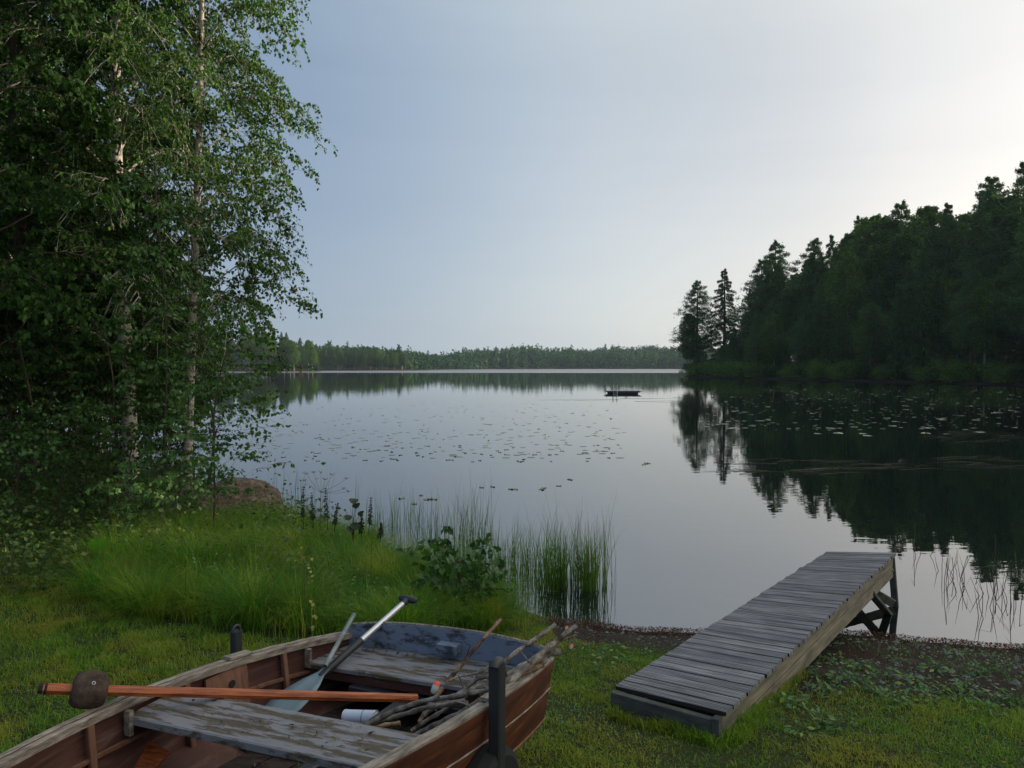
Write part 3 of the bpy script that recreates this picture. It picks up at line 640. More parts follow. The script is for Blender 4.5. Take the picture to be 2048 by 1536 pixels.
for j in range(90):
    u = rnd.random(); sx, sy = shore_pt(u); off = rnd.uniform(5, 34); x = sx + off * .93 + rnd.uniform(-1, 1); y = sy + off * .3
    if 1024 + x / y * FOC > 2200 or 1024 + x / y * FOC < 1400: continue
    plant_far('spruce', j % 3, x, y, rnd.uniform(5, 10), rnd.uniform(0, 6), 1.5, 'young spruce in the shade inside the right wood', 'young spruces inside the right wood')
# far headlands: trees one can tell apart on the nearer one, a single mass beyond
for j in range(70):
    u = rnd.random(); x = -95 - 160 * u ** 1.3 + rnd.uniform(-3, 3); y = 378 + 22 * rnd.random() - 12 * u
    if sdist(np.array([[x, y]]), LAND2)[0] < 1.0: continue
    edge = np.interp(x, [-165, -125, -106, -98, -94], [22, 19.5, 16, 12, 7])
    kind = rnd.choice(['birch', 'spruce', 'birch', 'pine'])
    plant_far(kind, rnd.randrange(3), x, y, edge * rnd.uniform(.8, 1.12), rnd.uniform(0, 6), 1.25,
              'tree in the nearer headland wood across the lake on the left', 'trees on the nearer headland across the lake')
for j in range(60):
    u = rnd.random(); x = -62 - 75 * u; y = 476 + rnd.uniform(0, 16)
    if sdist(np.array([[x, y]]), LAND3)[0] < 1.0: continue
    H = np.interp(x, [-135, -125, -90, -66, -60], [11.5, 13, 13, 10.5, 7])
    kind = rnd.choice(['pine', 'birch', 'spruce', 'pine'])
    plant_far(kind, rnd.randrange(3), x, y, H * rnd.uniform(.8, 1.12), rnd.uniform(0, 6), 1.3,
              'tree in the second headland wood, left of the far shore', 'trees on the second headland across the lake')
def far_mass(name, label, xs, ys, hs, seed, n, sz=1.0):
    g = np.random.default_rng(seed); P, S, D = [], [], []
    X_ = g.uniform(xs[0], xs[-1], n); Y_ = np.interp(X_, xs, ys) + g.uniform(1, 190, n)
    H_ = np.interp(X_, xs, hs) * g.uniform(.62, 1.08, n) * (1 + .10 * np.sin(X_ * .05 + 1) + .08 * np.sin(X_ * .13)) * np.where(g.random(n) < .06, 1.22, 1); Gz = gz(X_, Y_); per = 90
    con = g.random(n) < .55
    for i in range(n):
        t = g.uniform(.02, 1, per)
        rad = H_[i] * (.20 * (1 - t) if con[i] else .17 * np.sqrt(np.clip(1 - (2 * t - 1.05) ** 2, 0.02, 1)))
        a = g.uniform(0, 2 * np.pi, per); q = g.uniform(.4, 1, per)
        P.append(np.stack([X_[i] + np.cos(a) * rad * q, Y_[i] + np.sin(a) * rad * q, Gz[i] + t * H_[i]], 1))
    P = np.concatenate(P); m = len(P)
    L = g.uniform(1.0, 2.2, m) * sz
    V, F = leaf_quads(P, g.normal(0, 1, (m, 3)) + [0, 0, .4], runit(m, g), L, L * .6)
    tag(ob(name, mesh_np(name, V, F, [M['farwood']])), label, 'wood', None, 'stuff')
far_mass('far_wood', 'distant wooded shore running across the far side of the lake', [-340, -135, -60, -50, -20, 40, 110, 200, 260], [575, 495, 500, 590, 690, 736, 744, 738, 705],
         [13, 12, 11, 13.5, 15, 15, 15.5, 15.5, 15.5], 5, 3200)

# ------------------------------------------------------------------ boulder
def boulder(name, label, loc, dims, seed, m=None):
    import bmesh
    from mathutils import noise as mn
    bm = bmesh.new(); bmesh.ops.create_icosphere(bm, subdivisions=5, radius=1)
    for v in bm.verts:
        p = v.co * 1.3 + Vector((seed, 0, 0)); n = mn.noise(p) * .22 + mn.noise(p * 2.7) * .09 + mn.noise(p * 8) * .03 + mn.noise(p * 22) * .012
        v.co = v.co * (1 + n); v.co.z = v.co.z if v.co.z > -.4 else -.4
        v.co = Vector((v.co.x * dims[0], v.co.y * dims[1], v.co.z * dims[2]))
    me = bpy.data.meshes.new(name); bm.to_mesh(me); bm.free(); me.materials.append(m or M['rock'])
    me.polygons.foreach_set('use_smooth', [True] * len(me.polygons))
    o = ob(name, me, None, loc); tag(o, label, 'rock'); return o
boulder('boulder', 'large rounded reddish granite boulder at the water edge behind tall grass', (-4.08, 11.2, 0.0), (1.0, .8, .78), 3.0)
boulder('shore_rock', 'small dark rock in the water off the tip of the right wood', ((1386 - 1024) / FOC * 196, 196, 0.1), (1.3, 1.0, 1.0), 9.0)

# ------------------------------------------------------------------ jetty
def jetty():
    NL, NRt, FL, FR = (Vector(PD(1232, 1372, 4.528)), Vector(PD(1448, 1424, 4.145)), Vector(PD(1655, 1103, 8.217)), Vector(PD(1790, 1105, 7.838)))
    J = thing('jetty', 'narrow weathered grey plank jetty sloping off the grass over the water', 'jetty', (NL.x, NL.y, gz1(NL.x, NL.y)))
    def P(u, v): return (NL * (1 - v) + FL * v) * (1 - u) + (NRt * (1 - v) + FR * v) * u   # u across, v along
    n = 42; Ln = (FL - NL).length; pitch = Ln / n; Wd = (NRt - NL).length
    # ribbed decking board, one mesh for all planks
    g = 5; w_ = pitch - 0.016; prof = []
    for i in range(g):
        a = -w_/2 + w_ * i / g; b = w_ / g
        prof += [(a + b * .12, -0.0035), (a + b * .24, 0), (a + b * .76, 0), (a + b * .88, -0.0035)]
    prof = [(-w_/2, -.026), (-w_/2, -.004)] + prof + [(w_/2, -.004), (w_/2, -.026)]
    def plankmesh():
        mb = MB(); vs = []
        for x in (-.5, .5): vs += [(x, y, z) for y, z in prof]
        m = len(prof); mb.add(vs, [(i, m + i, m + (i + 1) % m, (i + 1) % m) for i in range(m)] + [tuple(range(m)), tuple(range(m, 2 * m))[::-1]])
        me = mb.mesh('deck_plank', [M['deck'], M['gapshade']])
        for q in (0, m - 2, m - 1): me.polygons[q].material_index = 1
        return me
    pm = plankmesh(); r = random.Random(5); inv = Matrix.Translation(-J.location)
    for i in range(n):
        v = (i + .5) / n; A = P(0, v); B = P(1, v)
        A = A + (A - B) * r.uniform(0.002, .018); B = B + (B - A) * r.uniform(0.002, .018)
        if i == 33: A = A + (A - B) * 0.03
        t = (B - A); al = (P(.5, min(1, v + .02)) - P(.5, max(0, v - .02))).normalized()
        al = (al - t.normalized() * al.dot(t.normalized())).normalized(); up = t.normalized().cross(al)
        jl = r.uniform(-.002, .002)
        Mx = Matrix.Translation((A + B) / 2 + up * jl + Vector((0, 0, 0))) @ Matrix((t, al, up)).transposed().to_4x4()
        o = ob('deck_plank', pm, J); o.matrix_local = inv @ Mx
    down = Vector((0, 0, -1))
    # side stringers, two boards high
    for u, sgn in ((0.0, -1), (1.0, 1)):
        side = (P(1, .5) - P(0, .5)).normalized() * sgn
        for lay in range(2):
            off = .03 + .052 + lay * .113
            A = P(u, 0.0) - side * .035 + down * off; B = P(u, 1.0) - side * .035 + down * off
            mb = MB(); mb.board(A, B, .042, .104, (0, 0, 1), .004); o = mb.build('side_board', M['sideboard'], J); local(J, o.data)
    side = (P(1, 0) - P(0, 0)).normalized(); fwd = (P(.5, 0) - P(.5, .1)).normalized()
    mb = MB(); mb.board(P(0, 0) - side * .005 + fwd * .03 + down * .100, P(1, 0) - side * .05 + fwd * .03 + down * .115, .045, .16, (0, 0, 1), .004)
    mb.board(P(1, 0) - side * .045 + fwd * .032 + down * .125, P(1, 0) - side * .004 + fwd * .032 + down * .125, .049, .20, (0, 0, 1), .004)
    local(J, mb.build('front_board', M['frontboard'], J).data)
    # joists under the deck
    for v in (.12, .3, .48, .66, .84):
        mb = MB(); mb.board(P(0, v) + side * .06 + down * .09, P(1, v) - side * .06 + down * .09, .045, .1); local(J, mb.build('joist', M['frontboard'], J).data)
    # outer trestle
    legs = []
    sf = (P(1, 1) - P(0, 1)).normalized(); bk = (P(.5, 1) - P(.5, .9)).normalized()
    for u, o_ in ((0, -.06), (1, .06)):
        A = P(u, 1) + bk * .01 - sf * (.035 if u else -.035) + down * .05; B = Vector((P(u, 1).x + sf.x * o_, P(u, 1).y + sf.y * o_, -0.7)) + bk * .03
        mb = MB(); mb.board(A, B, .045, .060, sf, .004); local(J, mb.build('leg', M['frontboard'], J).data); legs.append((A, B))
    def L(k, z): A, B = legs[k]; t = (A.z - z) / (A.z - B.z); return A.lerp(B, t)
    for a, b, o_ in ((L(0, .33), L(1, .03), -.05), (L(0, -.25), L(1, .40), -.075)):
        mb = MB(); mb.board(a + bk * o_, b + bk * o_, .022, .085, (0, 0, 1)); local(J, mb.build('cross_brace', M['sideboard'], J).data)
    # struts back to the stringers
    for k, u in ((0, 0), (1, 1)):
        mb = MB(); s = P(u, .80) + down * .2 - sf * (.035 if u else -.035); mb.board(s, L(k, -.15) - bk * .05, .035, .07, sf); local(J, mb.build('strut', M['frontboard'], J).data)
jetty()

# ------------------------------------------------------------------ boat on its trailer
BX, BY, BPHI, BM, BK, BS0, BZ2, BS1, BROLL, BPITCH, BZ0 = -.352, 4.074, .437, .675, .114, .836, -.032, 2.116, .037, .026, 1.1
BLEN = 3.55
bax = Vector((-math.sin(BPHI), -math.cos(BPHI), 0)); brt = Vector((math.cos(BPHI), -math.sin(BPHI), 0))
def bw(s):
    if s < 2.0: return BM - BK * (s - BS0) ** 2
    b2 = BM - BK * (2.0 - BS0) ** 2; t = (s - 2.0) / (BLEN - 2.0); return max(b2 * (1 - t ** 1.9) * (1 - .12 * t), .012)
def bz(s): return BZ0 + BZ2 * (min(s, 2.1) - BS1) ** 2 + BPITCH * s + .05 * max(0, s - 2.1) ** 1.5
def BP(s, r, dz):
    """boat point: s from the transom, r to starboard of the viewer, dz relative to the sheer height"""
    return Vector((BX, BY, 0)) + bax * s + brt * r + Vector((0, 0, bz(s) + dz + BROLL * r))
def boat():
    B = thing('rowing_boat', 'old wooden rowing boat with worn paint and brown varnished planks', 'boat', (BX, BY, gz1(BX, BY)))
    SS = [0.0] + [x for x in np.linspace(.08, BLEN, 46)]
    # strake edges: (width factor, depth below sheer)
    st_out = [((1.0, .0), (.985, -.150)), ((.992, -.138), (.945, -.300)), ((.945, -.300), (.62, -.375)), ((.62, -.375), (0.0, -.40))]
    mb_o, mb_i = MB(), MB()
    for side in (-1, 1):
        for q, (a, b) in enumerate(st_out):
            for mb, ins in ((mb_o, 0.0), (mb_i, 0.012)):
                vs = []
                for s in SS:
                    w0 = bw(s); off = (0.006 if q < 1 else 0) - ins
                    for f_, dz in (a, ((a[0] + b[0]) / 2 + .006, (a[1] + b[1]) / 2), b):
                        tz = 1.0
                        vs.append(BP(s, side * max(w0 * f_ + off, 0 if f_ == 0 else .002), dz * tz + (ins if q >= 2 else 0)))
                fs = []
                for k in range(len(SS) - 1):
                    for m in range(2):
                        f = (k * 3 + m, k * 3 + m + 1, (k + 1) * 3 + m + 1, (k + 1) * 3 + m)
                        fs.append(f if side > 0 else f[::-1])
                mb.add(vs, fs, False)
    o = mb_o.build('hull_planking', M['hull_out'], B); local(B, o.data)
    o = mb_i.build('hull_lining', M['hull_in'], B); local(B, o.data)
    # lap edges (lighter worn line under each strake) and rubbing wale
    for side in (-1, 1):
        mb = MB(); mb.tube([BP(s, side * (bw(s) * .990 + .006), -.147) for s in SS], .0042, 5); local(B, mb.build('lap_edge', M['wale'], B).data)
        mb = MB(); mb.tube([BP(s, side * (bw(s) * .952 + .002), -.302) for s in SS], .006, 5); local(B, mb.build('lap_edge', M['rib'], B).data)
        # gunwale: outer wale and inner wale with a groove between
        for r0, r1, zt, zb, mt in ((-.006, .020, .006, -.008, 'wale'), (-.004, .018, -.009, -.046, 'hull_out'), (-.038, -.010, .002, -.030, 'wale')):
            mb = MB(); vs = []; j = random.Random(3)
            for s in SS:
                w0 = bw(s); jz = j.uniform(-.0015, .0015)
                for r_, z_ in ((r0, zb), (r0, zt + jz - .004), (r0 + .005, zt + jz), (r1 - .005, zt + jz), (r1, zt + jz - .005), (r1, zb)):
                    vs.append(BP(s, side * max(w0 + r_, .004), z_))
            fs = [(k * 6 + m, k * 6 + (m + 1) % 6, (k + 1) * 6 + (m + 1) % 6, (k + 1) * 6 + m) for k in range(len(SS) - 1) for m in range(6)]
            if side < 0: fs = [f[::-1] for f in fs]
            mb.add(vs, fs + [tuple(range(6)), tuple(range(len(vs) - 6, len(vs)))], False); local(B, mb.build('gunwale', M[mt], B).data)
    # transom with crowned top
    mb = MB(); vs = []; m = 25
    for y_ in (-.012, .026):
        for i in range(m):
            u = -1 + 2 * i / (m - 1); vs.append(BP(y_, u * (bw(0) - .004), .040 + .042 * (1 - abs(u) ** 2.6) - .015 * max(0, abs(u) - .93) / .07))
        for i in range(m):
            u = 1 - 2 * i / (m - 1); k = abs(u); zz = np.interp(k, [0, .62, .945, 1], [-.40, -.375, -.300, -.15]); vs.append(BP(y_, u * (bw(0) - .006) * (1 if k < .95 else .99), float(zz)))
    n2 = 2 * m; mb.add(vs, [tuple(range(n2))[::-1], tuple(range(n2, 2 * n2))] + [(i, (i + 1) % n2, n2 + (i + 1) % n2, n2 + i) for i in range(n2)])
    T = mb.build('transom', M['transom'], B); local(B, T.data)
    mb = MB(); mb.tube([BP(.008, -bw(0) * .97 + 2 * bw(0) * .97 * i / 20, .044 + .042 * (1 - abs(-1 + i / 10) ** 2.6)) for i in range(21)], .0085, 6); local(B, mb.build('transom_cap', M['wale'], B).data)
    mb = MB(); Mx = Matrix((bax, brt, Vector((0, 0, 1)))).transposed(); mb.box(BP(.065, .06, -.005), (.06, .11, .045), Mx); local(B, mb.build('mounting_block', M['transom'], B).data)
    # bow post
    mb = MB(); mb.board(BP(BLEN, 0, .06), BP(BLEN - .12, 0, -.42), .05, .06, bax); local(B, mb.build('stem_post', M['wale'], B).data)
    # frames
    for s in (.50, 1.10, 1.6, 2.0, 2.4, 2.8, 3.15):
        for side in (-1, 1):
            mb = MB(); mb.board(BP(s, side * (bw(s) - .030), -.03), BP(s, side * (bw(s) * .945 - .026), -.30), .028, .022, brt * side); local(B, mb.build('rib', M['rib'], B).data)
    mb = MB(); mb.board(BP(.86, -(bw(.86) - .022), -.035), BP(.86, -(bw(.86) * .962 - .022), -.25), .25, .014, brt); pl = mb.build('side_pad', M['rib'], B); local(B, pl.data)
    c = BP(.84, -(bw(.86) * .985 - .031), -.10); mb = MB(); mb.tube([c, c + brt * .003], [.018, .018], 14); local(B, mb.build('knot_hole', M['rubber'], pl).data)
    # inner stringer lines
    for side in (-1, 1):
        mb = MB(); vs = [BP(s, side * (bw(s) * .975 - .024), -.155) for s in SS[3:]]; mb.tube(vs, .010, 4, smooth=False); local(B, mb.build('stringer', M['rib'], B).data)
    # bottom boards
    for j in range(6):
        r0 = -.40 + j * .16
        mb = MB(); vs = []; ST = np.linspace(.04, 2.95, 24)
        for s in ST:
            k_ = 1 - .55 * (s / 2.95) ** 1.6
            for a_o, z_o in ((-.072, -.347), (-.072, -.335), (.072, -.335), (.072, -.347)): vs.append(BP(s, (r0 + a_o) * k_, z_o))
        mb.add(vs, [(q * 4 + e, q * 4 + (e + 1) % 4, (q + 1) * 4 + (e + 1) % 4, (q + 1) * 4 + e) for q in range(23) for e in range(4)] + [(3, 2, 1, 0), (92, 93, 94, 95)]); local(B, mb.build('bottom_board', M['floorb'], B).data)
    # seats
    def seat(s0, s1, dz, name, th=.024, planks=1, hole=False):
        mb = MB()
        for p in range(planks):
            a = s0 + (s1 - s0) * p / planks + (.003 if p else 0); b = s0 + (s1 - s0) * (p + 1) / planks
            vs = []
            for z_ in (dz, dz - th):
                for s, ins in ((a, 0), (b - .006, 0), (b, .002)):
                    for i in range(9):
                        u = -1 + i / 4; vs.append(BP(1, 0, 0) * 0 + Vector((BX, BY, 0)) + bax * s + brt * u * (bw(s) - .028) + Vector((0, 0, bz((s0 + s1) / 2) + z_ - (.005 if s == b and z_ == dz else 0) + BROLL * u * bw(s))))
            fs = []
            for l in range(2):
                for k in range(2):
                    for i in range(8):
                        f = (l * 27 + k * 9 + i, l * 27 + k * 9 + i + 1, l * 27 + (k + 1) * 9 + i + 1, l * 27 + (k + 1) * 9 + i); fs.append(f if l == 0 else f[::-1])
            for i in range(8): fs += [(i, 27 + i, 28 + i, i + 1), (18 + i, 19 + i, 46 + i, 45 + i)]
            fs += [(0, 9, 36, 27), (9, 18, 45, 36), (8, 35, 44, 17), (17, 44, 53, 26)]
            mb.add(vs, fs)
        o = mb.build(name, M['thwart'], B); local(B, o.data); return o
    seat(.028, .35, -.085, 'stern_seat', .022, 2)
    mb = MB(); mb.board(BP(.325, -bw(.3) + .035, -.145), BP(.325, bw(.3) - .035, -.145), .018, .07); local(B, mb.build('seat_apron', M['hull_in'], B).data)
    seat(1.15, 1.42, -.050, 'thwart', .030, 1)
    seat(2.35, 2.62, -.050, 'thwart', .030, 1)
    mb = MB(); mb.board(BP(1.20, -bw(1.2) + .03, -.115), BP(1.20, bw(1.2) - .03, -.115), .02, .06); local(B, mb.build('seat_apron', M['hull_in'], B).data)
    for s in (.36, 1.44):
        for side in (-1, 1):
            mb = MB(); mb.board(BP(s - .015, side * (bw(s) - .045), -.035), BP(s - .015, side * (bw(s) - .045), -.13), .02, .035, brt); local(B, mb.build('seat_knee', M['wale'], B).data)
    # oarlock sockets
    for side in (-1, 1):
        mb = MB(); mb.board(BP(.70, side * (bw(.7) - .008), .013), BP(.84, side * (bw(.8) - .008), .013), .05, .014); local(B, mb.build('oarlock_pad', M['wale'], B).data)
    p = BP(.80, bw(.8) + .032, -.03); mb = MB(); mb.tube([p + Vector((math.cos(a) * .013, math.sin(a) * .013, 0)) for a in np.linspace(0, 2 * math.pi, 13)], .0035, 5, False); local(B, mb.build('ring_bolt', M['alu'], B).data)
    # loose orange piece of timber fixed between frames forward of the thwart
    a = Vector(PZ(268, 1552, .80)); b = Vector(PZ(318, 1494, .86)); mb = MB(); mb.board(a, b, .10, .02, (0.3, -.5, 1)); local(B, mb.build('varnished_knee', M['orange'], B).data)
boat()
def trailer():
    px_ = BP(.76, 0, 0); T = thing('boat_trailer', 'black steel boat trailer with an upright guide post on either side of the boat', 'trailer', (px_.x, px_.y, gz1(px_.x, px_.y)))
    gzz = gz1(px_.x, px_.y)
    for r_, top, s in ((bw(.88) + .062, .165, .88), (-bw(.76) - .09, .10, .68)):
        base = BP(s, r_, 0); base.z = gzz + .22; tp = BP(s, r_, top)
        if r_ < 0: tp = tp - brt * .0
        mb = MB(); mb.board(base, tp, .056 if r_ > 0 else .05, .050 if r_ > 0 else .040, brt, .006); post = mb.build('guide_post', M['black'], T); local(T, post.data)
        if r_ > 0:
            mb = MB(); mb.tube([tp + brt * math.cos(a) * 0 + bax * math.cos(a) * .024 + Vector((0, 0, math.sin(a) * .010)) for a in np.linspace(0, math.pi, 9)], .022, 10); local(T, mb.build('post_cap', M['black'], T).data)
        else:
            mb = MB(); mb.tube([tp + bax * math.cos(a) * .024 + Vector((0, 0, math.sin(a) * .026)) for a in np.linspace(-.2, math.pi + .2, 11)], .007, 6); local(T, mb.build('post_loop', M['black'], T).data)
    z = gzz + .20
    a = BP(.93, -bw(.9) - .0, 0); b = BP(.93, bw(.9) + .0, 0); a.z = b.z = z
    mb = MB(); mb.board(a, b, .05, .05); local(T, mb.build('axle_beam', M['black'], T).data)
    a = BP(.1, 0, 0); b = BP(4.2, 0, 0); a.z = z + .05; b.z = z + .05
    mb = MB(); mb.board(a, b, .06, .06); local(T, mb.build('drawbar', M['black'], T).data)
    for sg in (-1, 1):
        for s in (.35, 1.6):
            a = BP(s, sg * .30, 0); b = BP(s, sg * .30, -.385); a.z = z + .05
            mb = MB(); mb.board(a, b, .05, .05); local(T, mb.build('cradle', M['black'], T).data)
        a = BP(.35, .33, 0); b = BP(.35, -.33, 0); a.z = b.z = z + .0
    for s in (.35, 1.6):
        a = BP(s, -.33, 0); b = BP(s, .33, 0); a.z = b.z = z + .06
        mb = MB(); mb.board(a, b, .05, .04); local(T, mb.build('cross_member', M['black'], T).data)
    for sg in (-1, 1):
        c = BP(.88, sg * (bw(.88) + .03), 0); c.z = gz1(c.x, c.y) + .195
        prof = [(-.045, .10), (-.052, .165), (-.040, .188), (0, .195), (.040, .188), (.052, .165), (.045, .10)]; k = 32; vs = []
        for i in range(k):
            a = 2 * math.pi * i / k; e = bax * math.cos(a) + Vector((0, 0, 1)) * math.sin(a)
            for w_, r_ in prof: vs.append(c + brt * w_ + e * (r_ + (.004 if i % 2 and r_ > .187 else 0)))
        m = len(prof); mb = MB(); mb.add(vs, [(i * m + j, i * m + j + 1, ((i + 1) % k) * m + j + 1, ((i + 1) % k) * m + j) for i in range(k) for j in range(m - 1)])
        wh = mb.build('wheel', M['rubber'], T); local(T, wh.data)
        mb = MB(); mb.tube([c - brt * .045, c - brt * .03, c + brt * .03, c + brt * .045], [.05, .102, .102, .05], 20); r_ = mb.build('rim', M['alu'], wh); local(T, r_.data)
trailer()

# ------------------------------------------------------------------ things lying in the boat
def stick(label, pts, r0, r1, m=None, twigs=(), group='sticks piled in the boat', seed=0):
    """pts: (px, py, z) of the centre line"""
    W = [Vector(PZ(*p)) for p in pts]; rr = random.Random(seed + len(pts)); fine = []
    for i in range(len(W) - 1):
        for k in range(4): fine.append(W[i].lerp(W[i + 1], k / 4) + (Vector((rr.uniform(-1, 1), rr.uniform(-1, 1), rr.uniform(-1, 1))) * .0045 if i + k else Vector((0, 0, 0))))
    fine.append(W[-1]); n = len(fine)
    # gentle smoothing
    for _ in range(2): fine = [fine[0]] + [(fine[i - 1] + fine[i] * 2 + fine[i + 1]) / 4 for i in range(1, n - 1)] + [fine[-1]]
    mb = MB(); mb.tube(fine, [(r0 + (r1 - r0) * i / (n - 1)) * (1 + .18 * math.sin(i * 2.1 + seed)) for i in range(n)], 8, True, True, .07)
    o = mb.build('stick', m or M['stick']); b = fine[0].copy(); o.data.transform(Matrix.Translation(-b)); o.location = b
    tag(o, label, 'stick', group if False else None)
    for (k, d, l) in twigs:
        p = fine[min(k, n - 1)]; e = p + Vector(d).normalized() * l
        mb2 = MB(); mb2.tube([p, (p + e) / 2 + Vector((0, 0, .006)), e], [.0045, .0035, .002], 5); t = mb2.build('side_twig', m or M['stick'], o); t.data.transform(Matrix.Translation(-b))
    return o
stick('straight brown stick standing up across the stern seat above the transom', [(1002, 1238, 1.115), (968, 1276, 1.06), (942, 1308, 1.00), (905, 1350, .93), (878, 1385, .87), (838, 1445, .78)], .0085, .012, M['stick2'], [(9, (.3, .2, .9), .07), (13, (-.8, .1, .3), .05)], seed=1)
stick('grey stick resting on the transom, second from the right', [(1110, 1249, 1.10), (1078, 1272, 1.07), (1040, 1300, 1.03), (1000, 1330, .99), (955, 1372, .93), (915, 1405, .88)], .011, .012, seed=2)
stick('forked grey stick poking farthest out beyond the stern', [(1152, 1252, 1.16), (1125, 1272, 1.13), (1104, 1290, 1.10), (1075, 1316, 1.08), (1040, 1345, 1.06), (1000, 1380, 1.02), (960, 1420, .96)], .012, .017, None, [(8, (.75, .6, .1), .16)], seed=3)
stick('pale broken stick end lying over the stern corner', [(1121, 1304, 1.06), (1100, 1306, 1.06), (1075, 1315, 1.05), (1030, 1342, 1.03), (1000, 1362, 1.00), (965, 1392, .97)], .017, .018, seed=4)
stick('thick bark covered branch along the right gunwale', [(1090, 1318, 1.04), (1060, 1335, 1.035), (1025, 1358, 1.03), (985, 1385, 1.0), (940, 1425, .95), (905, 1460, .9)], .021, .015, M['stick'], seed=5)
stick('long bent stick crossing over the gunwale beside the guide post', [(1012, 1370, 1.09), (985, 1378, 1.07), (930, 1390, 1.03), (880, 1396, .99), (830, 1407, .95), (790, 1420, .92), (735, 1448, .86)], .010, .012, None, [(12, (-.2, -.9, .5), .06)], seed=6)
stick('long crooked stick running left behind the thwart to a pale end', [(588, 1428, .80), (612, 1432, .80), (640, 1444, .79), (680, 1450, .80), (720, 1452, .82), (770, 1440, .85), (830, 1422, .90), (880, 1410, .94), (930, 1402, .97)], .010, .012, None, [(10, (.3, -.7, .2), .09)], seed=7)
stick('short stick lying low against the crooked one behind the thwart', [(690, 1456, .79), (720, 1460, .79), (760, 1452, .80), (800, 1447, .81)], .008, .011, M['stick2'], seed=8)
stick('dark stick sloping down towards the thwart', [(960, 1400, .99), (915, 1430, .93), (870, 1450, .88), (835, 1468, .83), (800, 1482, .80)], .012, .013, seed=9)
stick('dark lower stick nearest the right side planks', [(940, 1428, .98), (905, 1445, .92), (870, 1470, .86), (838, 1492, .82)], .013, .012, seed=10)
stick('grey stick with a cut end in the middle of the pile', [(972, 1370, 1.00), (945, 1380, .97), (915, 1392, .94), (880, 1405, .9), (850, 1430, .85)], .015, .013, seed=11)
stick('slim stick crossing the pile below the post', [(990, 1356, 1.03), (962, 1352, 1.0), (935, 1375, .96), (905, 1395, .93), (870, 1420, .88)], .010, .009, None, [(6, (.5, .3, .8), .05), (9, (-.4, .4, .8), .07)], seed=12)
stick('slim stick lying along the inside of the right gunwale', [(975, 1400, 1.02), (945, 1415, 1.0), (915, 1440, .98), (890, 1462, .95)], .009, .008, None, [(4, (-.9, .1, .3), .08)], seed=13)
stick('weathered stick lying highest over the right stern corner', [(1100, 1290, 1.13), (1070, 1320, 1.10), (1035, 1352, 1.07), (1003, 1378, 1.05), (968, 1412, 1.01)], .012, .015, None, [(5, (-.6, -.1, .8), .09)], seed=14)
stick('dark knobbly stick under the pale broken end', [(1084, 1330, 1.05), (1048, 1346, 1.045), (1010, 1372, 1.03), (978, 1404, 1.0), (950, 1438, .96)], .014, .013, M['stick2'], seed=15)
stick('pale split piece of branch standing between the sticks', [(1012, 1352, 1.03), (1006, 1335, 1.07), (1002, 1322, 1.10)], .009, .006, M['stick2'], seed=16)
stick('thin grey stick across the stern seat towards the pile', [(985, 1330, .96), (955, 1346, .95), (920, 1352, .94), (898, 1362, .94)], .005, .004, seed=17)
stick('bent dark stick over the blue cloth', [(935, 1405, .95), (900, 1412, .92), (862, 1436, .88), (822, 1462, .84)], .011, .009, None, [(5, (.1, .6, .7), .06)], seed=18)
# dead leaves and twig debris on the seats
g = np.random.default_rng(9); parts = []
for s0, s1, r0, r1, dz, n in ((.04, .10, -.5, .55, -.078, 260), (.1, .33, .28, .55, -.078, 240), (1.17, 1.4, -.58, .55, -.045, 120), (.4, 1.1, -.45, .45, -.322, 500), (1.5, 2.2, -.4, .3, -.322, 200)):
    P = np.array([BP(float(a), float(b), dz + float(c)) for a, b, c in zip(g.uniform(s0, s1, n), g.uniform(r0, r1, n), g.uniform(0, .012, n))])
    L = g.uniform(.008, .03, n); D = g.normal(0, 1, (n, 3)) * [1, 1, .25]
    parts.append(leaf_quads(P, D, g.normal(0, .5, (n, 3)) + [0, 0, 1], L, L * g.uniform(.12, .6, n)))
V, F = join_np(parts); tag(ob('leaf_litter', mesh_np('leaf_litter', V, F, [M['drystem']])), 'dead leaves and twig bits lying in the boat', 'leaf litter', None, 'stuff')

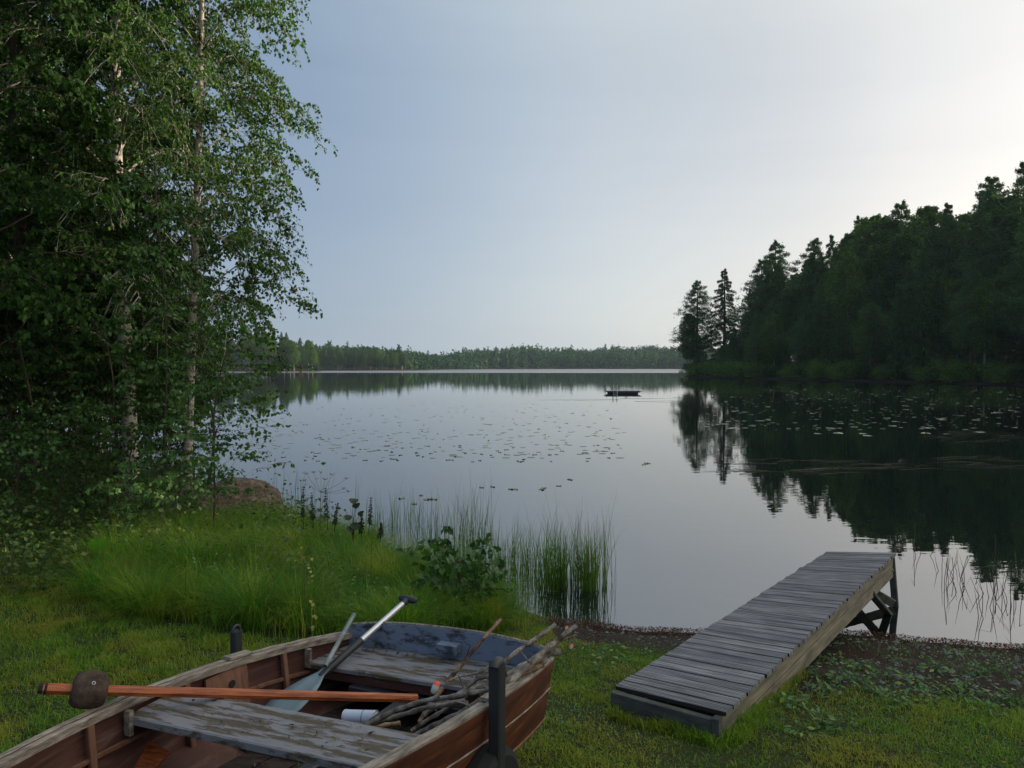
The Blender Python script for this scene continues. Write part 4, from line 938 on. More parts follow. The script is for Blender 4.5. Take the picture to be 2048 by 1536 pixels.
def pole():
    A = Vector((-1.735, 2.892, 1.208)); Bq = Vector((-.44, 3.60, .872)); d = (Bq - A).normalized()
    T = thing('wooden_pole', 'orange varnished pole with a round brown float, laid across the boat', 'pole', A)
    mb = MB(); mb.tube([A - d * .012, A, A + (Bq - A) * .5, Bq], [.017, .021, .0205, .020], 8, True, False)
    # lay out along local X so that the grain runs lengthways
    o = mb.build('shaft', M['orange'], T); q = d.to_track_quat('X', 'Z'); local(T, o.data); o.data.transform(q.inverted().to_matrix().to_4x4()); o.rotation_euler = q.to_euler()
    mb = MB(); mb.tube([A - d * .016, A + d * .012], [.0185, .0222], 8, True, False); local(T, mb.build('dark_end_cap', M['rubber'], T).data)
    c = A + d * .155; vs = []; mb = MB(); k = 28; u = d.orthogonal().normalized(); v = d.cross(u)
    rows = [(-.062, .028), (-.060, .048), (-.045, .062), (-.02, .068), (.01, .069), (.04, .064), (.058, .05), (.061, .026)]
    jr = random.Random(2)
    for x_, r_ in rows:
        for i in range(k):
            a = 2 * math.pi * i / k; rr = r_ * (1 + .05 * math.sin(3 * a + x_ * 30) + jr.uniform(-.03, .03)); vs.append(c + d * x_ + u * math.cos(a) * rr + v * math.sin(a) * rr)
    n = len(rows); mb.add(vs, [(i * k + j, i * k + (j + 1) % k, (i + 1) * k + (j + 1) % k, (i + 1) * k + j) for i in range(n - 1) for j in range(k)] + [tuple(range(k))[::-1], tuple(range((n - 1) * k, n * k))], True)
    fl = mb.build('round_float', M['float'], T); local(T, fl.data)
    e = (Vector((0, 0, CAMH)) - c).normalized(); e = (e - d * e.dot(d)).normalized(); e = (e + Vector((0, 0, .45))).normalized(); e = (e - d * e.dot(d)).normalized()
    x1 = d; y1 = e.cross(d); p = c + e * .0715 + d * .004
    mb = MB(); mb.tube([p + (x1 * math.cos(a) + y1 * math.sin(a)) * .0055 for a in np.linspace(0, 2 * math.pi, 15)], .0018, 5, False); w_ = mb.build('washer', M['palegrey'], fl); local(T, w_.data)
pole()
def paddle():
    tip = Vector((-1.07, 3.64, .80)); grip = Vector((-.583, 4.435, 1.088)); d = (grip - tip).normalized(); Ln = (grip - tip).length
    T = thing('paddle', 'canoe paddle with black grip, aluminium shaft and blue-grey blade leaning in the boat', 'paddle', tip)
    P = lambda t: tip + d * Ln * t
    mb = MB(); mb.tube([P(.56), P(.97)], .0165, 14); local(T, mb.build('metal_shaft', M['alu'], T).data)
    mb = MB(); mb.tube([P(.26), P(.30), P(.575)], [.014, .019, .0195], 12); local(T, mb.build('black_shaft', M['black'], T).data)
    side = d.cross(Vector((0, 0, 1))).normalized(); up = side.cross(d)
    vs = []; o_ = []
    for t, w_ in ((-.10, .05), (-.05, .085), (.03, .098), (.12, .088), (.20, .060), (.27, .024), (.31, .018)):
        o_.append((t, w_))
    for z_ in (.006, -.006):
        for t, w_ in o_:
            for u in (-1, -.5, 0, .5, 1): vs.append(P(t) + side * u * w_ + up * (z_ * (1 - .6 * abs(u)) + .012 * u * u))
    m = len(o_); fs = []
    for l in range(2):
        for i in range(m - 1):
            for j in range(4):
                q = l * m * 5 + i * 5 + j; f = (q, q + 1, q + 6, q + 5); fs.append(f if l == 0 else f[::-1])
    for i in range(m - 1): fs += [(i * 5, (i + 1) * 5, m * 5 + (i + 1) * 5, m * 5 + i * 5), (i * 5 + 4, m * 5 + i * 5 + 4, m * 5 + (i + 1) * 5 + 4, (i + 1) * 5 + 4)]
    for j in range(4): fs += [(j, m * 5 + j, m * 5 + j + 1, j + 1)]
    mb = MB(); mb.add(vs, fs, True); local(T, mb.build('blade', M['blade'], T).data)
    mb = MB(); mb.tube([P(.94), P(.985)], [.020, .018], 12)
    mb.tube([P(.99) + side * s for s in (-.062, -.048, 0, .048, .062)], [.010, .018, .022, .018, .010], 10)
    local(T, mb.build('grip', M['black'], T).data)
paddle()
a = Vector(PD(708, 1229, 4.22)); b = Vector(PZ(650, 1333, .93))
mb = MB(); mb.tube([a, b], .0125, 12, False); mb.tube([a, b], .0095, 12, False); o = mb.build('metal_tube', M['tubegrey']); o.data.transform(Matrix.Translation(-b)); o.location = b
tag(o, 'slim grey green tube leaning against the left stern corner beside the paddle', 'tube')
# can
a = Vector(PZ(691, 1434, .775)); b = Vector(PZ(752, 1436, .795)); d = (b - a).normalized()
T = thing('food_can', 'pale blue can lying on its side under the long sticks', 'can', a)
mb = MB(); L = (b - a).length; ts = np.linspace(0, L, 25)
mb.tube([a + d * t for t in ts], [.031 if k in (0, 24) else .0335 - (.001 if (k % 2 and 2 < k < 14) else 0) for k in range(25)], 22); local(T, mb.build('can_body', M['can'], T).data)
for t in (0, L):
    mb = MB(); mb.tube([a + d * t + d.orthogonal().normalized() * 0 + (d.orthogonal().normalized() * math.cos(q) + d.cross(d.orthogonal().normalized()) * math.sin(q)) * .033 for q in np.linspace(0, 2 * math.pi, 21)], .0022, 5, False); local(T, mb.build('can_lip', M['alu'], T).data)
mb = MB(); mb.tube([a + d * L * .62, a + d * L * .64], .0342, 22, False); local(T, mb.build('printed_band', M['canblue'], T).data)
# fishing floats
def fishing_float(px, py, d, s, ax, label):
    c = Vector(PD(px, py, d)); ax = Vector(ax).normalized(); T = thing('fishing_float', label, 'float', c)
    mb = MB(); mb.tube([c - ax * s * .55, c - ax * s * .4, c, c + ax * s * .2], [s * .16, s * .3, s * .34, s * .33], 12); local(T, mb.build('float_body', M['palegrey'], T).data)
    mb = MB(); mb.tube([c + ax * s * .2, c + ax * s * .42, c + ax * s * .55], [s * .335, s * .28, s * .08], 12); local(T, mb.build('red_top', M['red'], T).data)
fishing_float(871, 1375, 3.58, .052, (.35, .3, .8), 'grey fishing float with a red top beside the upright stick')
fishing_float(1133, 1256, 3.72, .020, (.2, .1, .9), 'small red tipped float at the end of the forked stick')
fishing_float(1143, 1293, 3.62, .022, (.3, .1, .9), 'red tipped float hanging below the mossy stick end')
# cloth
g0 = BP(.98, .28, -.31); mb = MB(); k = 14; vs = []
for i in range(k):
    for j in range(k):
        x, y = i / (k - 1) - .5, j / (k - 1) - .5; e = max(abs(x), abs(y)) * 2
        vs.append(g0 + bax * x * .24 + brt * y * .42 + Vector((0, 0, (.05 + .02 * math.sin(x * 14 + y * 5) + .015 * math.sin(y * 17)) * (1 - e ** 3) + .003)))
mb.add(vs, [(i * k + j, i * k + j + 1, (i + 1) * k + j + 1, (i + 1) * k + j) for i in range(k - 1) for j in range(k - 1)], True)
o = mb.build('cloth', M['cloth']); o.data.transform(Matrix.Translation(-g0)); o.location = g0
tag(o, 'crumpled faded blue cloth on the boat floor under the sticks', 'cloth')

# ------------------------------------------------------------------ swimming raft
def raft():
    c = PZ(1245, 787, 0.0); cx, cy = c[0], c[1]; T = thing('swim_raft', 'small dark floating raft with a ladder out on the lake', 'raft', (cx, cy, 0))
    mb = MB()
    for j in range(12): mb.box((0, -.9 + j * .164, .22), (3.15, .15, .04))
    mb.build('deck', M['raft'], T)
    for y in (-.75, .75):
        mb = MB(); mb.tube([(-1.25, y, .04), (1.25, y, .04)], .15, 12); mb.build('float_pontoon', M['raft'], T)
    for y in (-.95, .95):
        mb = MB(); mb.board((-1.4, y, .155), (1.4, y, .155), .05, .09); mb.build('side_beam', M['raft'], T)
    L = thing('swim_ladder', None, None, (0, 0, 0)); L.parent = T
    for x in (-.95, -.62):
        mb = MB(); mb.tube([(x, -.4, .24), (x, -.5, .62), (x + .05, -.75, .76), (x, -1.0, .6), (x, -1.1, .24), (x, -1.15, -.8)], .022, 6); mb.build('ladder_rail', M['steel'], L)
    for z in (-.5, -.2, .08):
        mb = MB(); mb.tube([(-.95, -1.12, z), (-.62, -1.12, z)], .018, 6); mb.build('ladder_rung', M['steel'], L)
    mb = MB(); mb.tube([(.25, .3, .33), (.35, .3, .40), (.5, .3, .34)], .05, 6); mb.build('mooring_rope', M['palegrey'], T)
raft()

# ------------------------------------------------------------------ lily pads
def padmesh(seed):
    r = random.Random(seed); vs = [(0, 0, .004)]; k = 18
    for i in range(k + 1):
        a = .22 + (2 * math.pi - .44) * i / k; q = 1 + .05 * math.sin(3 * a + seed) ; vs.append((math.cos(a) * .5 * q, math.sin(a) * .40 * q, .005 + .015 * max(0, math.sin(2 * a + seed)) ** 3))
    top = len(vs); vs += [(x, y, z - .004) for x, y, z in vs]
    fs = [(0, i, i + 1) for i in range(1, k + 1)] + [(top, top + i + 1, top + i) for i in range(1, k + 1)] + [(i, top + i, top + i + 1, i + 1) for i in range(1, k + 1)] + [(0, top, top + 1, 1), (k + 1, top + k + 1, top, 0)]
    me = bpy.data.meshes.new('lily_pad'); me.from_pydata(vs, [], fs); me.materials.append(M['pad']); return me
PM = [padmesh(i) for i in range(4)]
def pads(n, gen, label, group, seed, smin=.16, smax=.34):
    r = random.Random(seed); c = 0
    while c < n:
        px, py = gen(r); p = PZ(px, py, 0)
        if sdist(np.array([[p[0], p[1]]]), LAND1)[0] > -.2: continue
        o = ob('lily_pad', PM[r.randrange(4)], None, (p[0], p[1], 0.001 + r.uniform(0, .002))); s = r.uniform(smin, smax); o.scale = (s, s, 1)
        o.rotation_euler = (0, 0, r.uniform(0, 6.28)); tag(o, label, 'lily pad', group); c += 1
CL = [(r_.uniform(520, 1230), 805 + 118 * r_.random() ** .9) for r_ in [random.Random(77)] for _ in range(46)]
def gen_l(r):
    if r.random() < .65: return r.uniform(480, 1240), 812 + 112 * r.random() ** .8
    c = CL[r.randrange(len(CL))]; k = (c[1] - 733) / 150; return c[0] + r.gauss(0, 40 * k), c[1] + r.gauss(0, 3.0 * k)
pads(178, gen_l, 'dark oval lily pad on the bright open water left of the raft', 'lily pads on the bright water', 1, .06, .14)
def gen_row(r):
    c = [(960, 976), (985, 974), (1030, 979), (1045, 976), (1085, 976), (1110, 972), (1135, 961), (840, 991), (860, 1000), (830, 1005), (805, 997), (480, 965), (510, 966), (1290, 928)][r.randrange(14)]
    return c[0] + r.gauss(0, 5), c[1] + r.gauss(0, 1.2)
pads(24, gen_row, 'dark lily pad in the loose row nearest the reeds', 'lily pads in the row nearest the reeds', 2, .09, .15)
def gen_r(r):
    py = 778 + 95 * r.random() ** 1.35; return r.uniform(1400 + max(0, py - 820) * 1.0, 2046), py
pads(98, gen_r, 'pale lily pad on the dark reflection of the right wood', 'lily pads on the dark reflection', 3, .22, .42)
# the smaller far pads as one mass
g = np.random.default_rng(12); Vs, Fs, o_ = [], [], 0
for _ in range(1000):
    if g.random() < .55: px, py = g.uniform(1400, 2046), 770 + 90 * g.random() ** 1.5
    else: px, py = g.uniform(500, 1250), 788 + 128 * g.random() ** 1.4
    p = PZ(px, py, .004); s = g.uniform(.06, .2); a = np.linspace(0, 2 * np.pi, 9)[:-1]
    Vs.append(np.stack([p[0] + np.cos(a) * s * .6, p[1] + np.sin(a) * s * .5, np.full(8, .005)], 1)); Fs.append(np.arange(8) + o_); o_ += 8
tag(ob('lily_pads_afar', mesh_np('lily_pads_afar', np.concatenate(Vs), np.array(Fs), [M['pad']])), 'scattered tiny lily pads far out on the lake', 'lily pads', None, 'stuff')

# floating and bent reed stems on the right
def stems(name, label, items, r_, m, kind='stuff', cat='reeds'):
    mb = MB()
    for pts in items: mb.tube(pts, [r_] * (len(pts) - 1) + [r_ * .3], 4, False)
    o = mb.build(name, m); tag(o, label, cat, None, kind); return o
r = random.Random(4); it = []
for (x0, x1, y0, y1, n) in ((1510, 1840, 918, 942, 26), (1860, 2040, 914, 938, 12), (1870, 2048, 862, 885, 14), (1560, 1680, 935, 950, 5), (1380, 1500, 930, 948, 3), (1230, 1360, 775, 806, 5), (1420, 1520, 778, 790, 6)):
    for _ in range(n):
        a = PZ(r.uniform(x0, x1), r.uniform(y0, y1), .008); l = r.uniform(.3, 1.6) * (1 if y0 > 800 else 4); q = r.uniform(-.35, .35) + (math.pi if r.random() < .5 else 0)
        b = a + np.array([math.cos(q), math.sin(q) * .8, 0]) * l; mid = (a + b) / 2 + np.array([0, r.uniform(-.12, .12), r.uniform(0, .05)])
        it.append([a, mid, b])
stems('floating_reeds', 'thin pale reed stems floating on the dark water at right', it, .008, M['drystem'])
it = []
for (x0, x1, y0, y1, n) in ((1825, 1850, 1120, 1160, 4), (1880, 1985, 1150, 1205, 20), (1965, 2048, 1190, 1240, 16), (1975, 2040, 900, 960, 8), (1955, 1975, 1255, 1262, 2)):
    for _ in range(n):
        a = PZ(r.uniform(x0, x1), r.uniform(y0, y1), -.1); h = r.uniform(.15, .42); q = r.uniform(-.16, .16)
        t = a + np.array([q, r.uniform(-.1, .1), h + .1]); p = [a, (a + t) / 2 + np.array([r.uniform(-.03, .03), 0, 0]), t]
        if r.random() < .35: p.append(t + np.array([r.uniform(-.15, .15), 0, -r.uniform(.03, .2)]))
        it.append(p)
stems('sparse_reeds', 'sparse bent reed stems standing in the water right of the jetty', it, .0032, M['drystem'])

# ------------------------------------------------------------------ reeds in the water
def reed_clump(px, wy, n, sx, sy, h, label, seed, name='reed_clump', dry=.2):
    g = np.random.default_rng(seed); c = PZ(px, wy, 0); B = np.stack([c[0] + g.normal(0, sx, n), c[1] + g.normal(0, sy, n), np.full(n, -.06)], 1)
    V, F = blades(B, h * g.uniform(.55, 1.15, n), g.uniform(.02, .28, n), g.uniform(.004, .008, n), 6, rng=g)
    k = int(n * dry); B2 = B[:k].copy(); V2, F2 = blades(B2, h * g.uniform(.8, 1.5, k), g.uniform(.05, .5, k), np.full(k, .004), 7, rng=g)
    T = thing(name, label, 'reeds', (c[0], c[1], 0))
    for nm, VV, FF, m in (('green_blades', V, F, M['reed']), ('dry_blades', V2, F2, M['drystem'])):
        o = ob(nm, mesh_np(nm, VV - np.array([c[0], c[1], 0]), FF, [m]), T)
reed_clump(1175, 1178, 250, .10, .11, .74, 'dense upright reed clump standing farthest right in the water', 1)
reed_clump(1110, 1172, 250, .11, .15, .78, 'tall reed clump in the water, second from the right', 2)
reed_clump(1212, 1160, 16, .035, .05, .85, 'few tall stray reeds right of the dense clump', 3, dry=.6)
reed_clump(1050, 1160, 120, .17, .2, .66, 'shorter reed clump between the tall clump and the shrub', 4)
reed_clump(1000, 1140, 150, .22, .2, .62, 'wide thin reed clump just behind the broad leaved shrub', 5)
reed_clump(935, 1105, 90, .16, .2, .85, 'reed clump with the tallest thin blades left of the wide clump', 6, dry=.5)
reed_clump(870, 1075, 60, .25, .2, .6, 'sparse reeds behind the shrub against the water', 7, dry=.4)
reed_clump(790, 1050, 60, .25, .2, .6, 'sparse reeds at the end of the grassy bank', 8, dry=.5)
reed_clump(570, 1010, 40, .5, .2, .7, 'thin reeds beside the boulder against the water', 9, dry=.6)

# ------------------------------------------------------------------ tall grass
SEDGE = [(-3.7, 6.9), (-3.0, 6.3), (-2.3, 5.95), (-1.7, 5.75), (-1.0, 5.7), (-.4, 6.2), (.15, 6.7), (.1, 7.4), (-.4, 8.1), (-1.1, 9.0), (-2.1, 10.5), (-3.2, 11.3), (-5.0, 11.5), (-4.6, 9.2)]
g = np.random.default_rng(8); parts = []
cen = []
while len(cen) < 120:
    p = np.array([[g.uniform(-5, .2), g.uniform(5.6, 11.5)]])
    if inpoly(p, SEDGE)[0]: cen.append(p[0])
for c in cen:
    n = int(g.uniform(420, 800)); a = g.uniform(0, 2 * np.pi, n); q = np.abs(g.normal(0, .085, n))
    x = c[0] + np.cos(a) * q; y = c[1] + np.sin(a) * q; z = gz(x, y)
    Hh = g.uniform(.26, .64) * g.uniform(.5, 1.2, n) * (0.8 if c[0] > -.6 else 1.0)
    parts.append(blades(np.stack([x, y, z - .02], 1), Hh, g.uniform(.35, 1.25, n), g.uniform(.002, .0042, n), 5, az=a + g.normal(0, .6, n), rng=g))
n = 20000; x = g.uniform(-5, .25, n); y = g.uniform(5.5, 11.5, n); k = inpoly(np.stack([x, y], 1), SEDGE); x, y = x[k], y[k]; m = len(x)
parts.append(blades(np.stack([x, y, gz(x, y) - .02], 1), g.uniform(.2, .48, m), g.uniform(.2, .8, m), g.uniform(.003, .006, m), 4, rng=g))
V, F = join_np(parts); n = 520; x = g.uniform(-4.6, .1, n); y = g.uniform(5.9, 10.8, n); k = inpoly(np.stack([x, y], 1), SEDGE); x, y = x[k], y[k]; m = len(x)
Vd, Fd = blades(np.stack([x, y, gz(x, y)], 1), g.uniform(.35, .75, m), g.uniform(.1, .7, m), np.full(m, .004), 5, rng=g)
tag(ob('dry_grass', mesh_np('dry_grass', Vd, Fd, [M['drystem']])), 'dead brown stems standing among the tall grass', 'grass', None, 'stuff')
n = 9000; x = g.uniform(-4.6, .1, n); y = g.uniform(5.8, 10.8, n); k = inpoly(np.stack([x, y], 1), SEDGE) & (wob(x * 1.4, y * 1.4 + 2) > .0); x, y = x[k], y[k]; m = len(x); L = g.uniform(.02, .05, m)
Vd, Fd = leaf_quads(np.stack([x, y, gz(x, y) + g.uniform(.05, .38, m)], 1), g.normal(0, 1, (m, 3)), g.normal(0, .5, (m, 3)) + [0, 0, .8], L, L * .6)
tag(ob('meadow_herbs', mesh_np('meadow_herbs', Vd, Fd, [M['weedleaf']])), 'leafy green herbs mixed into the tall grass', 'herbs', None, 'stuff')
tag(ob('tall_grass', mesh_np('tall_grass', V, F, [M['sedge']])), 'bright green tussocks of tall soft grass on the bank behind the boat', 'grass', None, 'stuff')
# darker undergrowth under the trees at left
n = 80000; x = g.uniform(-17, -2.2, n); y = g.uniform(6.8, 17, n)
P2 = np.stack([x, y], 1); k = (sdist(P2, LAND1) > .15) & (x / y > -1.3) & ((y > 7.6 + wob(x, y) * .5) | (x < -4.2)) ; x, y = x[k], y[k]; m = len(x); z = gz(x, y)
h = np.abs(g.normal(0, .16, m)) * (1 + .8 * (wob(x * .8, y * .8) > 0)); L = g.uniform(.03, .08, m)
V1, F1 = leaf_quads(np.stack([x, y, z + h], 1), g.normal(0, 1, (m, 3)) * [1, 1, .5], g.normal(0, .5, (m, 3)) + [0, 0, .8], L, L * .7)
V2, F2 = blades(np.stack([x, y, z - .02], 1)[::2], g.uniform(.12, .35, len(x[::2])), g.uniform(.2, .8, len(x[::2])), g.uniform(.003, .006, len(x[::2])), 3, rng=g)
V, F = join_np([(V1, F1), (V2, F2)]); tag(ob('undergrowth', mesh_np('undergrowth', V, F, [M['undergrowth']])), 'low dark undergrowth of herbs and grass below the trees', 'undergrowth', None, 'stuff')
# lawn
n = 330000; u = g.random(n); y = 1.7 + (7.6 - 1.7) * u ** .72; x = g.uniform(-.75, .75, n) * (y + .3)
n2 = 330000; x2 = g.uniform(-8, 6.5, n2); y2 = g.uniform(-1.5, 9, n2); k2 = (np.abs(x2) > .75 * (y2 + .3)) & ~((x2 < -4.5) & (y2 > 7.8)); x = np.append(x, x2[k2]); y = np.append(y, y2[k2]); n = len(x)
zn = zone(x, y); ins = inpoly(np.stack([x, y], 1), SEDGE); sdd = sdist(np.stack([x, y], 1), LAND1)
thin = np.clip(.58 + wob(x * 2.3, y * 2.3) * .9 + wob(x * 6.1, y * 6.7) * .5, .10, 1)
k = (g.random(n) > zn * .985) & ~ins & (sdd > .05) & (g.random(n) < thin + .15); x, y = x[k], y[k]; m = len(x)
lush = np.clip(1 + .5 * wob(x * 1.1 + 5, y * 1.4) + .45 * wob(x * 5.1, y * 5.3), .35, 2.2)
V, F = blades(np.stack([x, y, gz(x, y) - .006], 1), (.018 + .028 * g.random(m)) * lush * (1 + .6 * (x < -1.5)), g.uniform(.2, 1.1, m), g.uniform(.0028, .0055, m), 2, rng=g)
tag(ob('lawn_grass', mesh_np('lawn_grass', V, F, [M['lawn']])), 'short green and yellowish lawn grass around the boat and jetty', 'grass', None, 'stuff')
A_ = np.array([PD(1232, 1372, 4.528)[:2], PD(1448, 1424, 4.145)[:2], PD(1580, 1300, 5.4)[:2]]); n = 5200; q = g.random(n); e = g.random(n) < .5
x = np.where(e, A_[0, 0] + (A_[1, 0] - A_[0, 0]) * q, A_[1, 0] + (A_[2, 0] - A_[1, 0]) * q ** 1.5); y = np.where(e, A_[0, 1] + (A_[1, 1] - A_[0, 1]) * q, A_[1, 1] + (A_[2, 1] - A_[1, 1]) * q ** 1.5)
x = x + np.where(e, -.03, .05) + g.normal(0, .03, n) ; y = y + np.where(e, -.075, -.03) + g.normal(0, .03, n)
Vj, Fj = blades(np.stack([x, y, gz(x, y) - .01], 1), g.uniform(.03, .10, n) * (1 + .5 * wob(x * 9, y * 9)), g.uniform(.2, .9, n), g.uniform(.003, .005, n), 3, rng=g)
tag(ob('edge_grass', mesh_np('edge_grass', Vj, Fj, [M['lawn']])), 'longer unmown grass along the foot of the jetty', 'grass', None, 'stuff')
# clover-like low leaves
n = 26000; y = g.uniform(2, 7, n); x = g.uniform(-.72, .72, n) * y; zn = zone(x, y); ins = inpoly(np.stack([x, y], 1), SEDGE)
k = (zn < .6) & ~ins & (wob(x * 1.5 + 1, y * 1.5) > -.1); x, y = x[k], y[k]; m = len(x); L = g.uniform(.008, .018, m)
V, F = leaf_quads(np.stack([x, y, gz(x, y) + g.uniform(.005, .03, m)], 1), g.normal(0, 1, (m, 3)) * [1, 1, .3], g.normal(0, .35, (m, 3)) + [0, 0, 1], L, L * .8)
tag(ob('clover', mesh_np('clover', V, F, [M['weedleaf']])), 'small clover leaves mixed into the lawn', 'clover', None, 'stuff')

# ------------------------------------------------------------------ beach: pebbles, litter line, weeds
n = 6000; x = g.uniform(.2, 7, n); y = g.uniform(4.3, 7.4, n); zn = zone(x, y); sdd = sdist(np.stack([x, y], 1), LAND1)
k = (zn > .5) & (sdd > -.25) & (wob(x * .9, y * 2) > -.35 * 1) ; x, y = x[k], y[k]; m = len(x); s = g.gamma(2.0, .0035, m) + .003
oc = np.array([(1, 0, 0), (0, 1, 0), (-1, 0, 0), (0, -1, 0), (.1, 0, .6), (0, .1, -.6)], float)
V = (np.stack([x, y, gz(x, y) + s * .15], 1)[:, None] + (oc[None] * (1 + g.normal(0, .15, (m, 6, 1)))) * s[:, None, None] * g.uniform(.7, 1.3, (m, 1, 3))).reshape(-1, 3)
fo = np.array([(0, 1, 4), (1, 2, 4), (2, 3, 4), (3, 0, 4), (1, 0, 5), (2, 1, 5), (3, 2, 5), (0, 3, 5)]); F = (np.arange(m)[:, None, None] * 6 + fo[None]).reshape(-1, 3)
tag(ob('pebbles', mesh_np('pebbles', V, F, [M['pebble']])), 'small grey pebbles scattered over the beach', 'pebbles', None, 'stuff')
n = 420000; x = g.uniform(-.2, 7.5, n); y = g.uniform(4.2, 8, n); sdd = sdist(np.stack([x, y], 1), LAND1) + wob(x, y) * .10; zn = zone(x, y)
band = np.exp(-((sdd - .09) / .10) ** 2) ; k = (zn > .35) & (sdd > -.14) & (g.random(n) < band + .025); x, y, sdd = x[k], y[k], sdd[k]; m = len(x); L = g.uniform(.007, .024, m)
V, F = leaf_quads(np.stack([x, y, np.maximum(gz(x, y), 0) + g.uniform(0, .055, m) * np.exp(-((sdd - .1) / .15) ** 2) + .003], 1), g.normal(0, 1, (m, 3)) * [1, 1, .4], g.normal(0, .6, (m, 3)) + [0, 0, 1], L, L * g.uniform(.15, .75, m))
tag(ob('leaf_litter', mesh_np('leaf_litter', V, F, [M['litter']])), 'reddish brown leaf litter washed up along the waterline', 'leaf litter', None, 'stuff')

def rosette(n, R, leafL, seed, up=.5, m=None, asp=.5):
    g = np.random.default_rng(seed); a = g.uniform(0, 2 * np.pi, n); q = g.uniform(.1, 1, n) * R; hz = g.uniform(.2, 1, n) * R * up
    P = np.stack([np.cos(a) * q, np.sin(a) * q, hz], 1); D = np.stack([np.cos(a), np.sin(a), g.uniform(-.4, .3, n)], 1) + g.normal(0, .3, (n, 3))
    V, F = leaf_quads(P, D, g.normal(0, .3, (n, 3)) + [0, 0, 1], leafL * g.uniform(.6, 1.2, n), leafL * asp * g.uniform(.7, 1.2, n), .1)
    mb = MB()
    for p in P[::2]: mb.tube([(0, 0, -.01), (p[0] * .4, p[1] * .4, p[2] * .75), p], [.0022, .0018, .0012], 4, False)
    return mesh_np('leaves', V, F, [m or M['weedleaf']]), mb.mesh('stem', [M['weedleaf']])
RM = [rosette(26, .12, .05, 50 + i) for i in range(4)]
wp = [(1575, 1395), (1595, 1415), (1640, 1355), (1655, 1380), (1665, 1325), (1710, 1365), (1745, 1385), (1790, 1395), (1830, 1370), (1860, 1390), (1900, 1385), (1925, 1400), (1870, 1345), (1795, 1325), (1950, 1350),
      (1785, 1408), (1865, 1408), (1975, 1430), (1560, 1420), (1985, 1340), (1720, 1340), (1930, 1375), (2030, 1410), (1670, 1400), (1220, 1320), (1260, 1330), (1290, 1310), (1200, 1345), (1230, 1300), (1165, 1300), (1640, 1450), (1680, 1460), (1600, 1465)]
for i, (px, py) in enumerate(wp):
    z = .2
    for _ in range(4): p = PZ(px, py, z); z = gz1(p[0], p[1])
    lab = 'low green weed on the dark beach right of the jetty' if px > 1500 and py < 1435 else ('low green weed between the boat and the jetty' if px < 1500 else 'low green weed in the lawn below the jetty side')
    T = thing('weed_plant', lab, 'weed', (p[0], p[1], z), {'l': 'weeds'}['l'] + ' ' + lab.split('weed ')[1])
    s = rnd.uniform(.6, 1.15); T.scale = (s, s, s * rnd.uniform(.8, 1.3)); T.rotation_euler = (0, 0, rnd.uniform(0, 6)); a_m, b_m = RM[i % 4]; ob('leaves', a_m, T); ob('stem', b_m, T)
g = np.random.default_rng(77)
n = 3800; x = g.uniform(1.6, 5.5, n); y = g.uniform(4.6, 6.6, n); k = (zone(x, y) > .3) & (wob(x * 1.6 + 4, y * 1.8) > .05); x, y = x[k], y[k]; m = len(x); L = g.uniform(.012, .032, m)
V, F = leaf_quads(np.stack([x, y, gz(x, y) + g.uniform(.005, .06, m)], 1), g.normal(0, 1, (m, 3)) * [1, 1, .4], g.normal(0, .4, (m, 3)) + [0, 0, 1], L, L * .6)
n = 1500; x = g.uniform(1.3, 5.5, n); y = g.uniform(4.5, 6.4, n); k = (zone(x, y) > .3) & (wob(x * 1.6 + 4, y * 1.8) > -.2); x, y = x[k], y[k]; m = len(x)
V2, F2 = blades(np.stack([x, y, gz(x, y)], 1), g.uniform(.04, .12, m), g.uniform(.3, 1, m), np.full(m, .003), 3, rng=g)
V, F = join_np([(V, F), (V2, F2)]); tag(ob('ground_cover', mesh_np('ground_cover', V, F, [M['weedleaf']])), 'creeping green plants and grass wisps on the dark beach', 'ground cover', None, 'stuff')

# ------------------------------------------------------------------ single plants on the bank
def nettle(px, ty, by, d, label, seed):
    g = np.random.default_rng(seed); A = Vector(PD(px, by, d)); B = Vector(PD(px + g.uniform(-6, 8), ty, d)); A.z = min(A.z, .6)
    T = thing('nettle_stalk', label, 'nettle', A); mb = MB(); mb.tube([A, A.lerp(B, .5) + Vector((.01, 0, 0)), B], [.005, .004, .002], 5); local(T, mb.build('stem', M['nettleleaf'], T).data)
    P, D = [], []; n = 0
    for t in np.linspace(.35, 1.0, 12):
        for q in range(9):
            a = g.uniform(0, 6.28); c = np.array(A.lerp(B, float(t))); dd = np.array([math.cos(a), math.sin(a), -.9]); P.append(c); D.append(dd + g.normal(0, .25, 3)); n += 1
    L = g.uniform(.025, .05, n) * np.repeat(np.linspace(1.25, .6, 12), 9)
    V, F = leaf_quads(np.array(P), np.array(D), runit(n, g), L, L * .45); o = ob('leaves', mesh_np('leaves', V - np.array(A), F, [M['nettleleaf']]), T)
nettle(606, 973, 1060, 8.9, 'dark nettle stalk farthest left against the water', 1)
nettle(626, 990, 1060, 8.9, 'shorter dark nettle stalk, second from the left', 2)
nettle(655, 976, 1060, 8.7, 'leaning dark nettle stalk, third from the left', 3)
nettle(668, 1005, 1065, 8.8, 'small nettle stalk right of the leaning one', 4)
nettle(737, 995, 1070, 8.4, 'dark nettle stalk standing alone beside the round leaved plant', 5)
nettle(722, 1025, 1080, 8.4, 'short nettle stalk under the round leaved plant', 6)
nettle(760, 1045, 1085, 8.4, 'tiny nettle stalk at the right end of the nettles', 7)
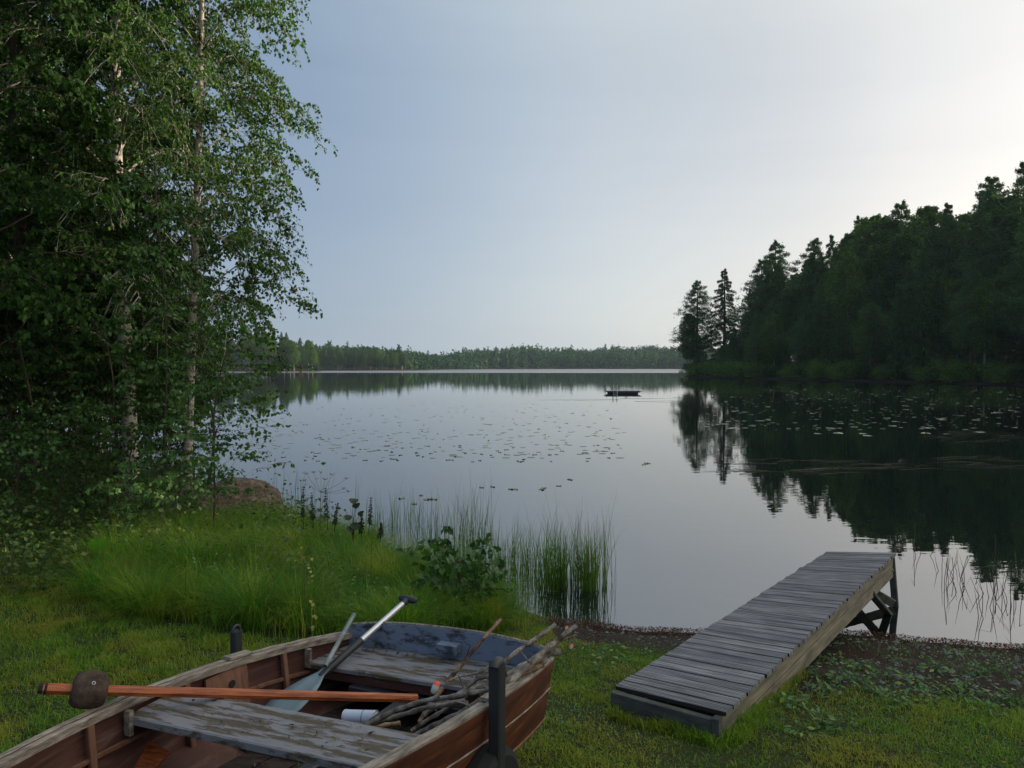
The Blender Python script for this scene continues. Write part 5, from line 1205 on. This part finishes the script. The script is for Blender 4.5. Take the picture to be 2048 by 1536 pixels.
def umbel():
    d = 9.1; A = Vector(PD(640, 1060, d)); T = thing('umbel_plant', 'dried branching umbel plant rising thin above the nettles', 'plant', A); mb = MB(); hub = Vector(PD(642, 985, d))
    mb.tube([A, hub], [.004, .003], 5); heads = MB(); r = random.Random(1)
    for px, py in ((612, 948), (627, 946), (642, 946), (650, 960), (665, 950), (693, 958), (697, 984), (609, 962), (688, 978)):
        e = Vector(PD(px, py, d + r.uniform(-.15, .15))); mb.tube([hub, hub.lerp(e, .55) + Vector((0, 0, -.012)), e], [.0022, .0018, .0014], 4)
        for _ in range(9):
            q = e + Vector((r.uniform(-.03, .03), r.uniform(-.03, .03), r.uniform(-.002, .02))); heads.tube([e, q], [.0012, .001], 3); heads.tube([q, q + Vector((0, 0, .006))], [.004, .003], 5)
    local(T, mb.build('stem', M['drystem'], T).data); local(T, heads.build('seed_heads', M['drystem'], T).data)
umbel()
def big_leaves(name, label, A, leaves, lm, stem_r=.004):
    """round broad leaves: (offset, radius, tilt)"""
    T = thing(name, label, 'plant', A); mb = MB(); st = MB(); r = random.Random(5)
    for off, R_, tilt in leaves:
        c = Vector(off); k = 14; q = Matrix.Rotation(tilt[0], 3, 'X') @ Matrix.Rotation(tilt[1], 3, 'Y'); vs = [c]
        for i in range(k):
            a = 2 * math.pi * i / k; rr = R_ * (1 + .18 * math.cos(a) + .05 * math.sin(4 * a)); vs.append(c + q @ Vector((math.cos(a) * rr, math.sin(a) * rr * .8, R_ * (.22 * math.cos(2 * a) + .06 * math.sin(7 * a)))))
        mb.add(vs, [(0, 1 + i, 1 + (i + 1) % k) for i in range(k)], True); st.tube([(0, 0, -.05), (c.x * .3, c.y * .3, c.z * .6), c], [stem_r, stem_r * .8, stem_r * .5], 5)
    mb.build('leaves', lm, T); st.build('stem', lm, T)
p = at_ground(190, 7.4)
big_leaves('burdock_plant', 'bright green burdock with two large leaves left of the tall grass', p, [((0, 0, .40), .080, (1.0, .5)), ((.05, -.08, .27), .078, (.8, -.5)), ((-.02, .05, .58), .03, (.5, 0)), ((.12, 0, .3), .05, (.8, 0))], M['burdockleaf'])
p = PD(706, 1075, 8.4)
big_leaves('round_leaved_plant', 'dark round leaved plant between the nettles against the water', p, [((0, 0, .40), .050, (.6, .2)), ((.03, 0, .345), .045, (.8, -.2)), ((-.06, 0, .22), .042, (.9, .4)), ((.08, 0, .26), .04, (.9, -.4)), ((.02, 0, .13), .06, (.8, 0)), ((-.03, 0, .1), .05, (.8, .3))], M['nettleleaf'])
def sprig(px, py, d, n, hgt, label, seed):
    g = np.random.default_rng(seed); A = PD(px, py, d); T = thing('yellow_sprig', label, 'plant', A)
    P = np.stack([g.normal(0, .02, n), g.normal(0, .02, n), np.linspace(0, hgt, n)], 1); L = g.uniform(.025, .04, n)
    V, F = leaf_quads(P, g.normal(0, 1, (n, 3)), g.normal(0, .4, (n, 3)) + [0, -.6, .8], L, L * .85, .05)
    ob('leaves', mesh_np('leaves', V, F, [M['yellowleaf']]), T); mb = MB(); mb.tube([(0, 0, -.3), (0, 0, hgt)], .0025, 4); mb.build('stem', M['yellowleaf'], T)
sprig(618, 1168, 6.3, 9, .22, 'pale yellowing sprig in the tall grass above the boat', 1)
sprig(624, 1272, 5.55, 9, .24, 'yellow leaved sprig in the dark gap behind the boat stern', 2)
sprig(602, 1125, 6.9, 5, .1, 'tiny pale sprig at the top of the tall grass', 3)

# ------------------------------------------------------------------ air
mb = MB(); mb.box((0, 0, 23.5), (3400, 3400, 52)); hz = bpy.data.materials.new('haze_air'); hz.use_nodes = True; nt = hz.node_tree; nt.nodes.clear()
o_ = nt.nodes.new('ShaderNodeOutputMaterial'); v_ = nt.nodes.new('ShaderNodeVolumePrincipled'); v_.inputs['Color'].default_value = (0.66, 0.82, 1.0, 1)
v_.inputs['Density'].default_value = 0.00013; v_.inputs['Anisotropy'].default_value = 0.0
nt.links.new(v_.outputs[0], o_.inputs['Volume']); tag(mb.build('haze', hz), 'thin morning haze over the lake', 'haze', None, 'stuff')
print('right wood trees', cnt)
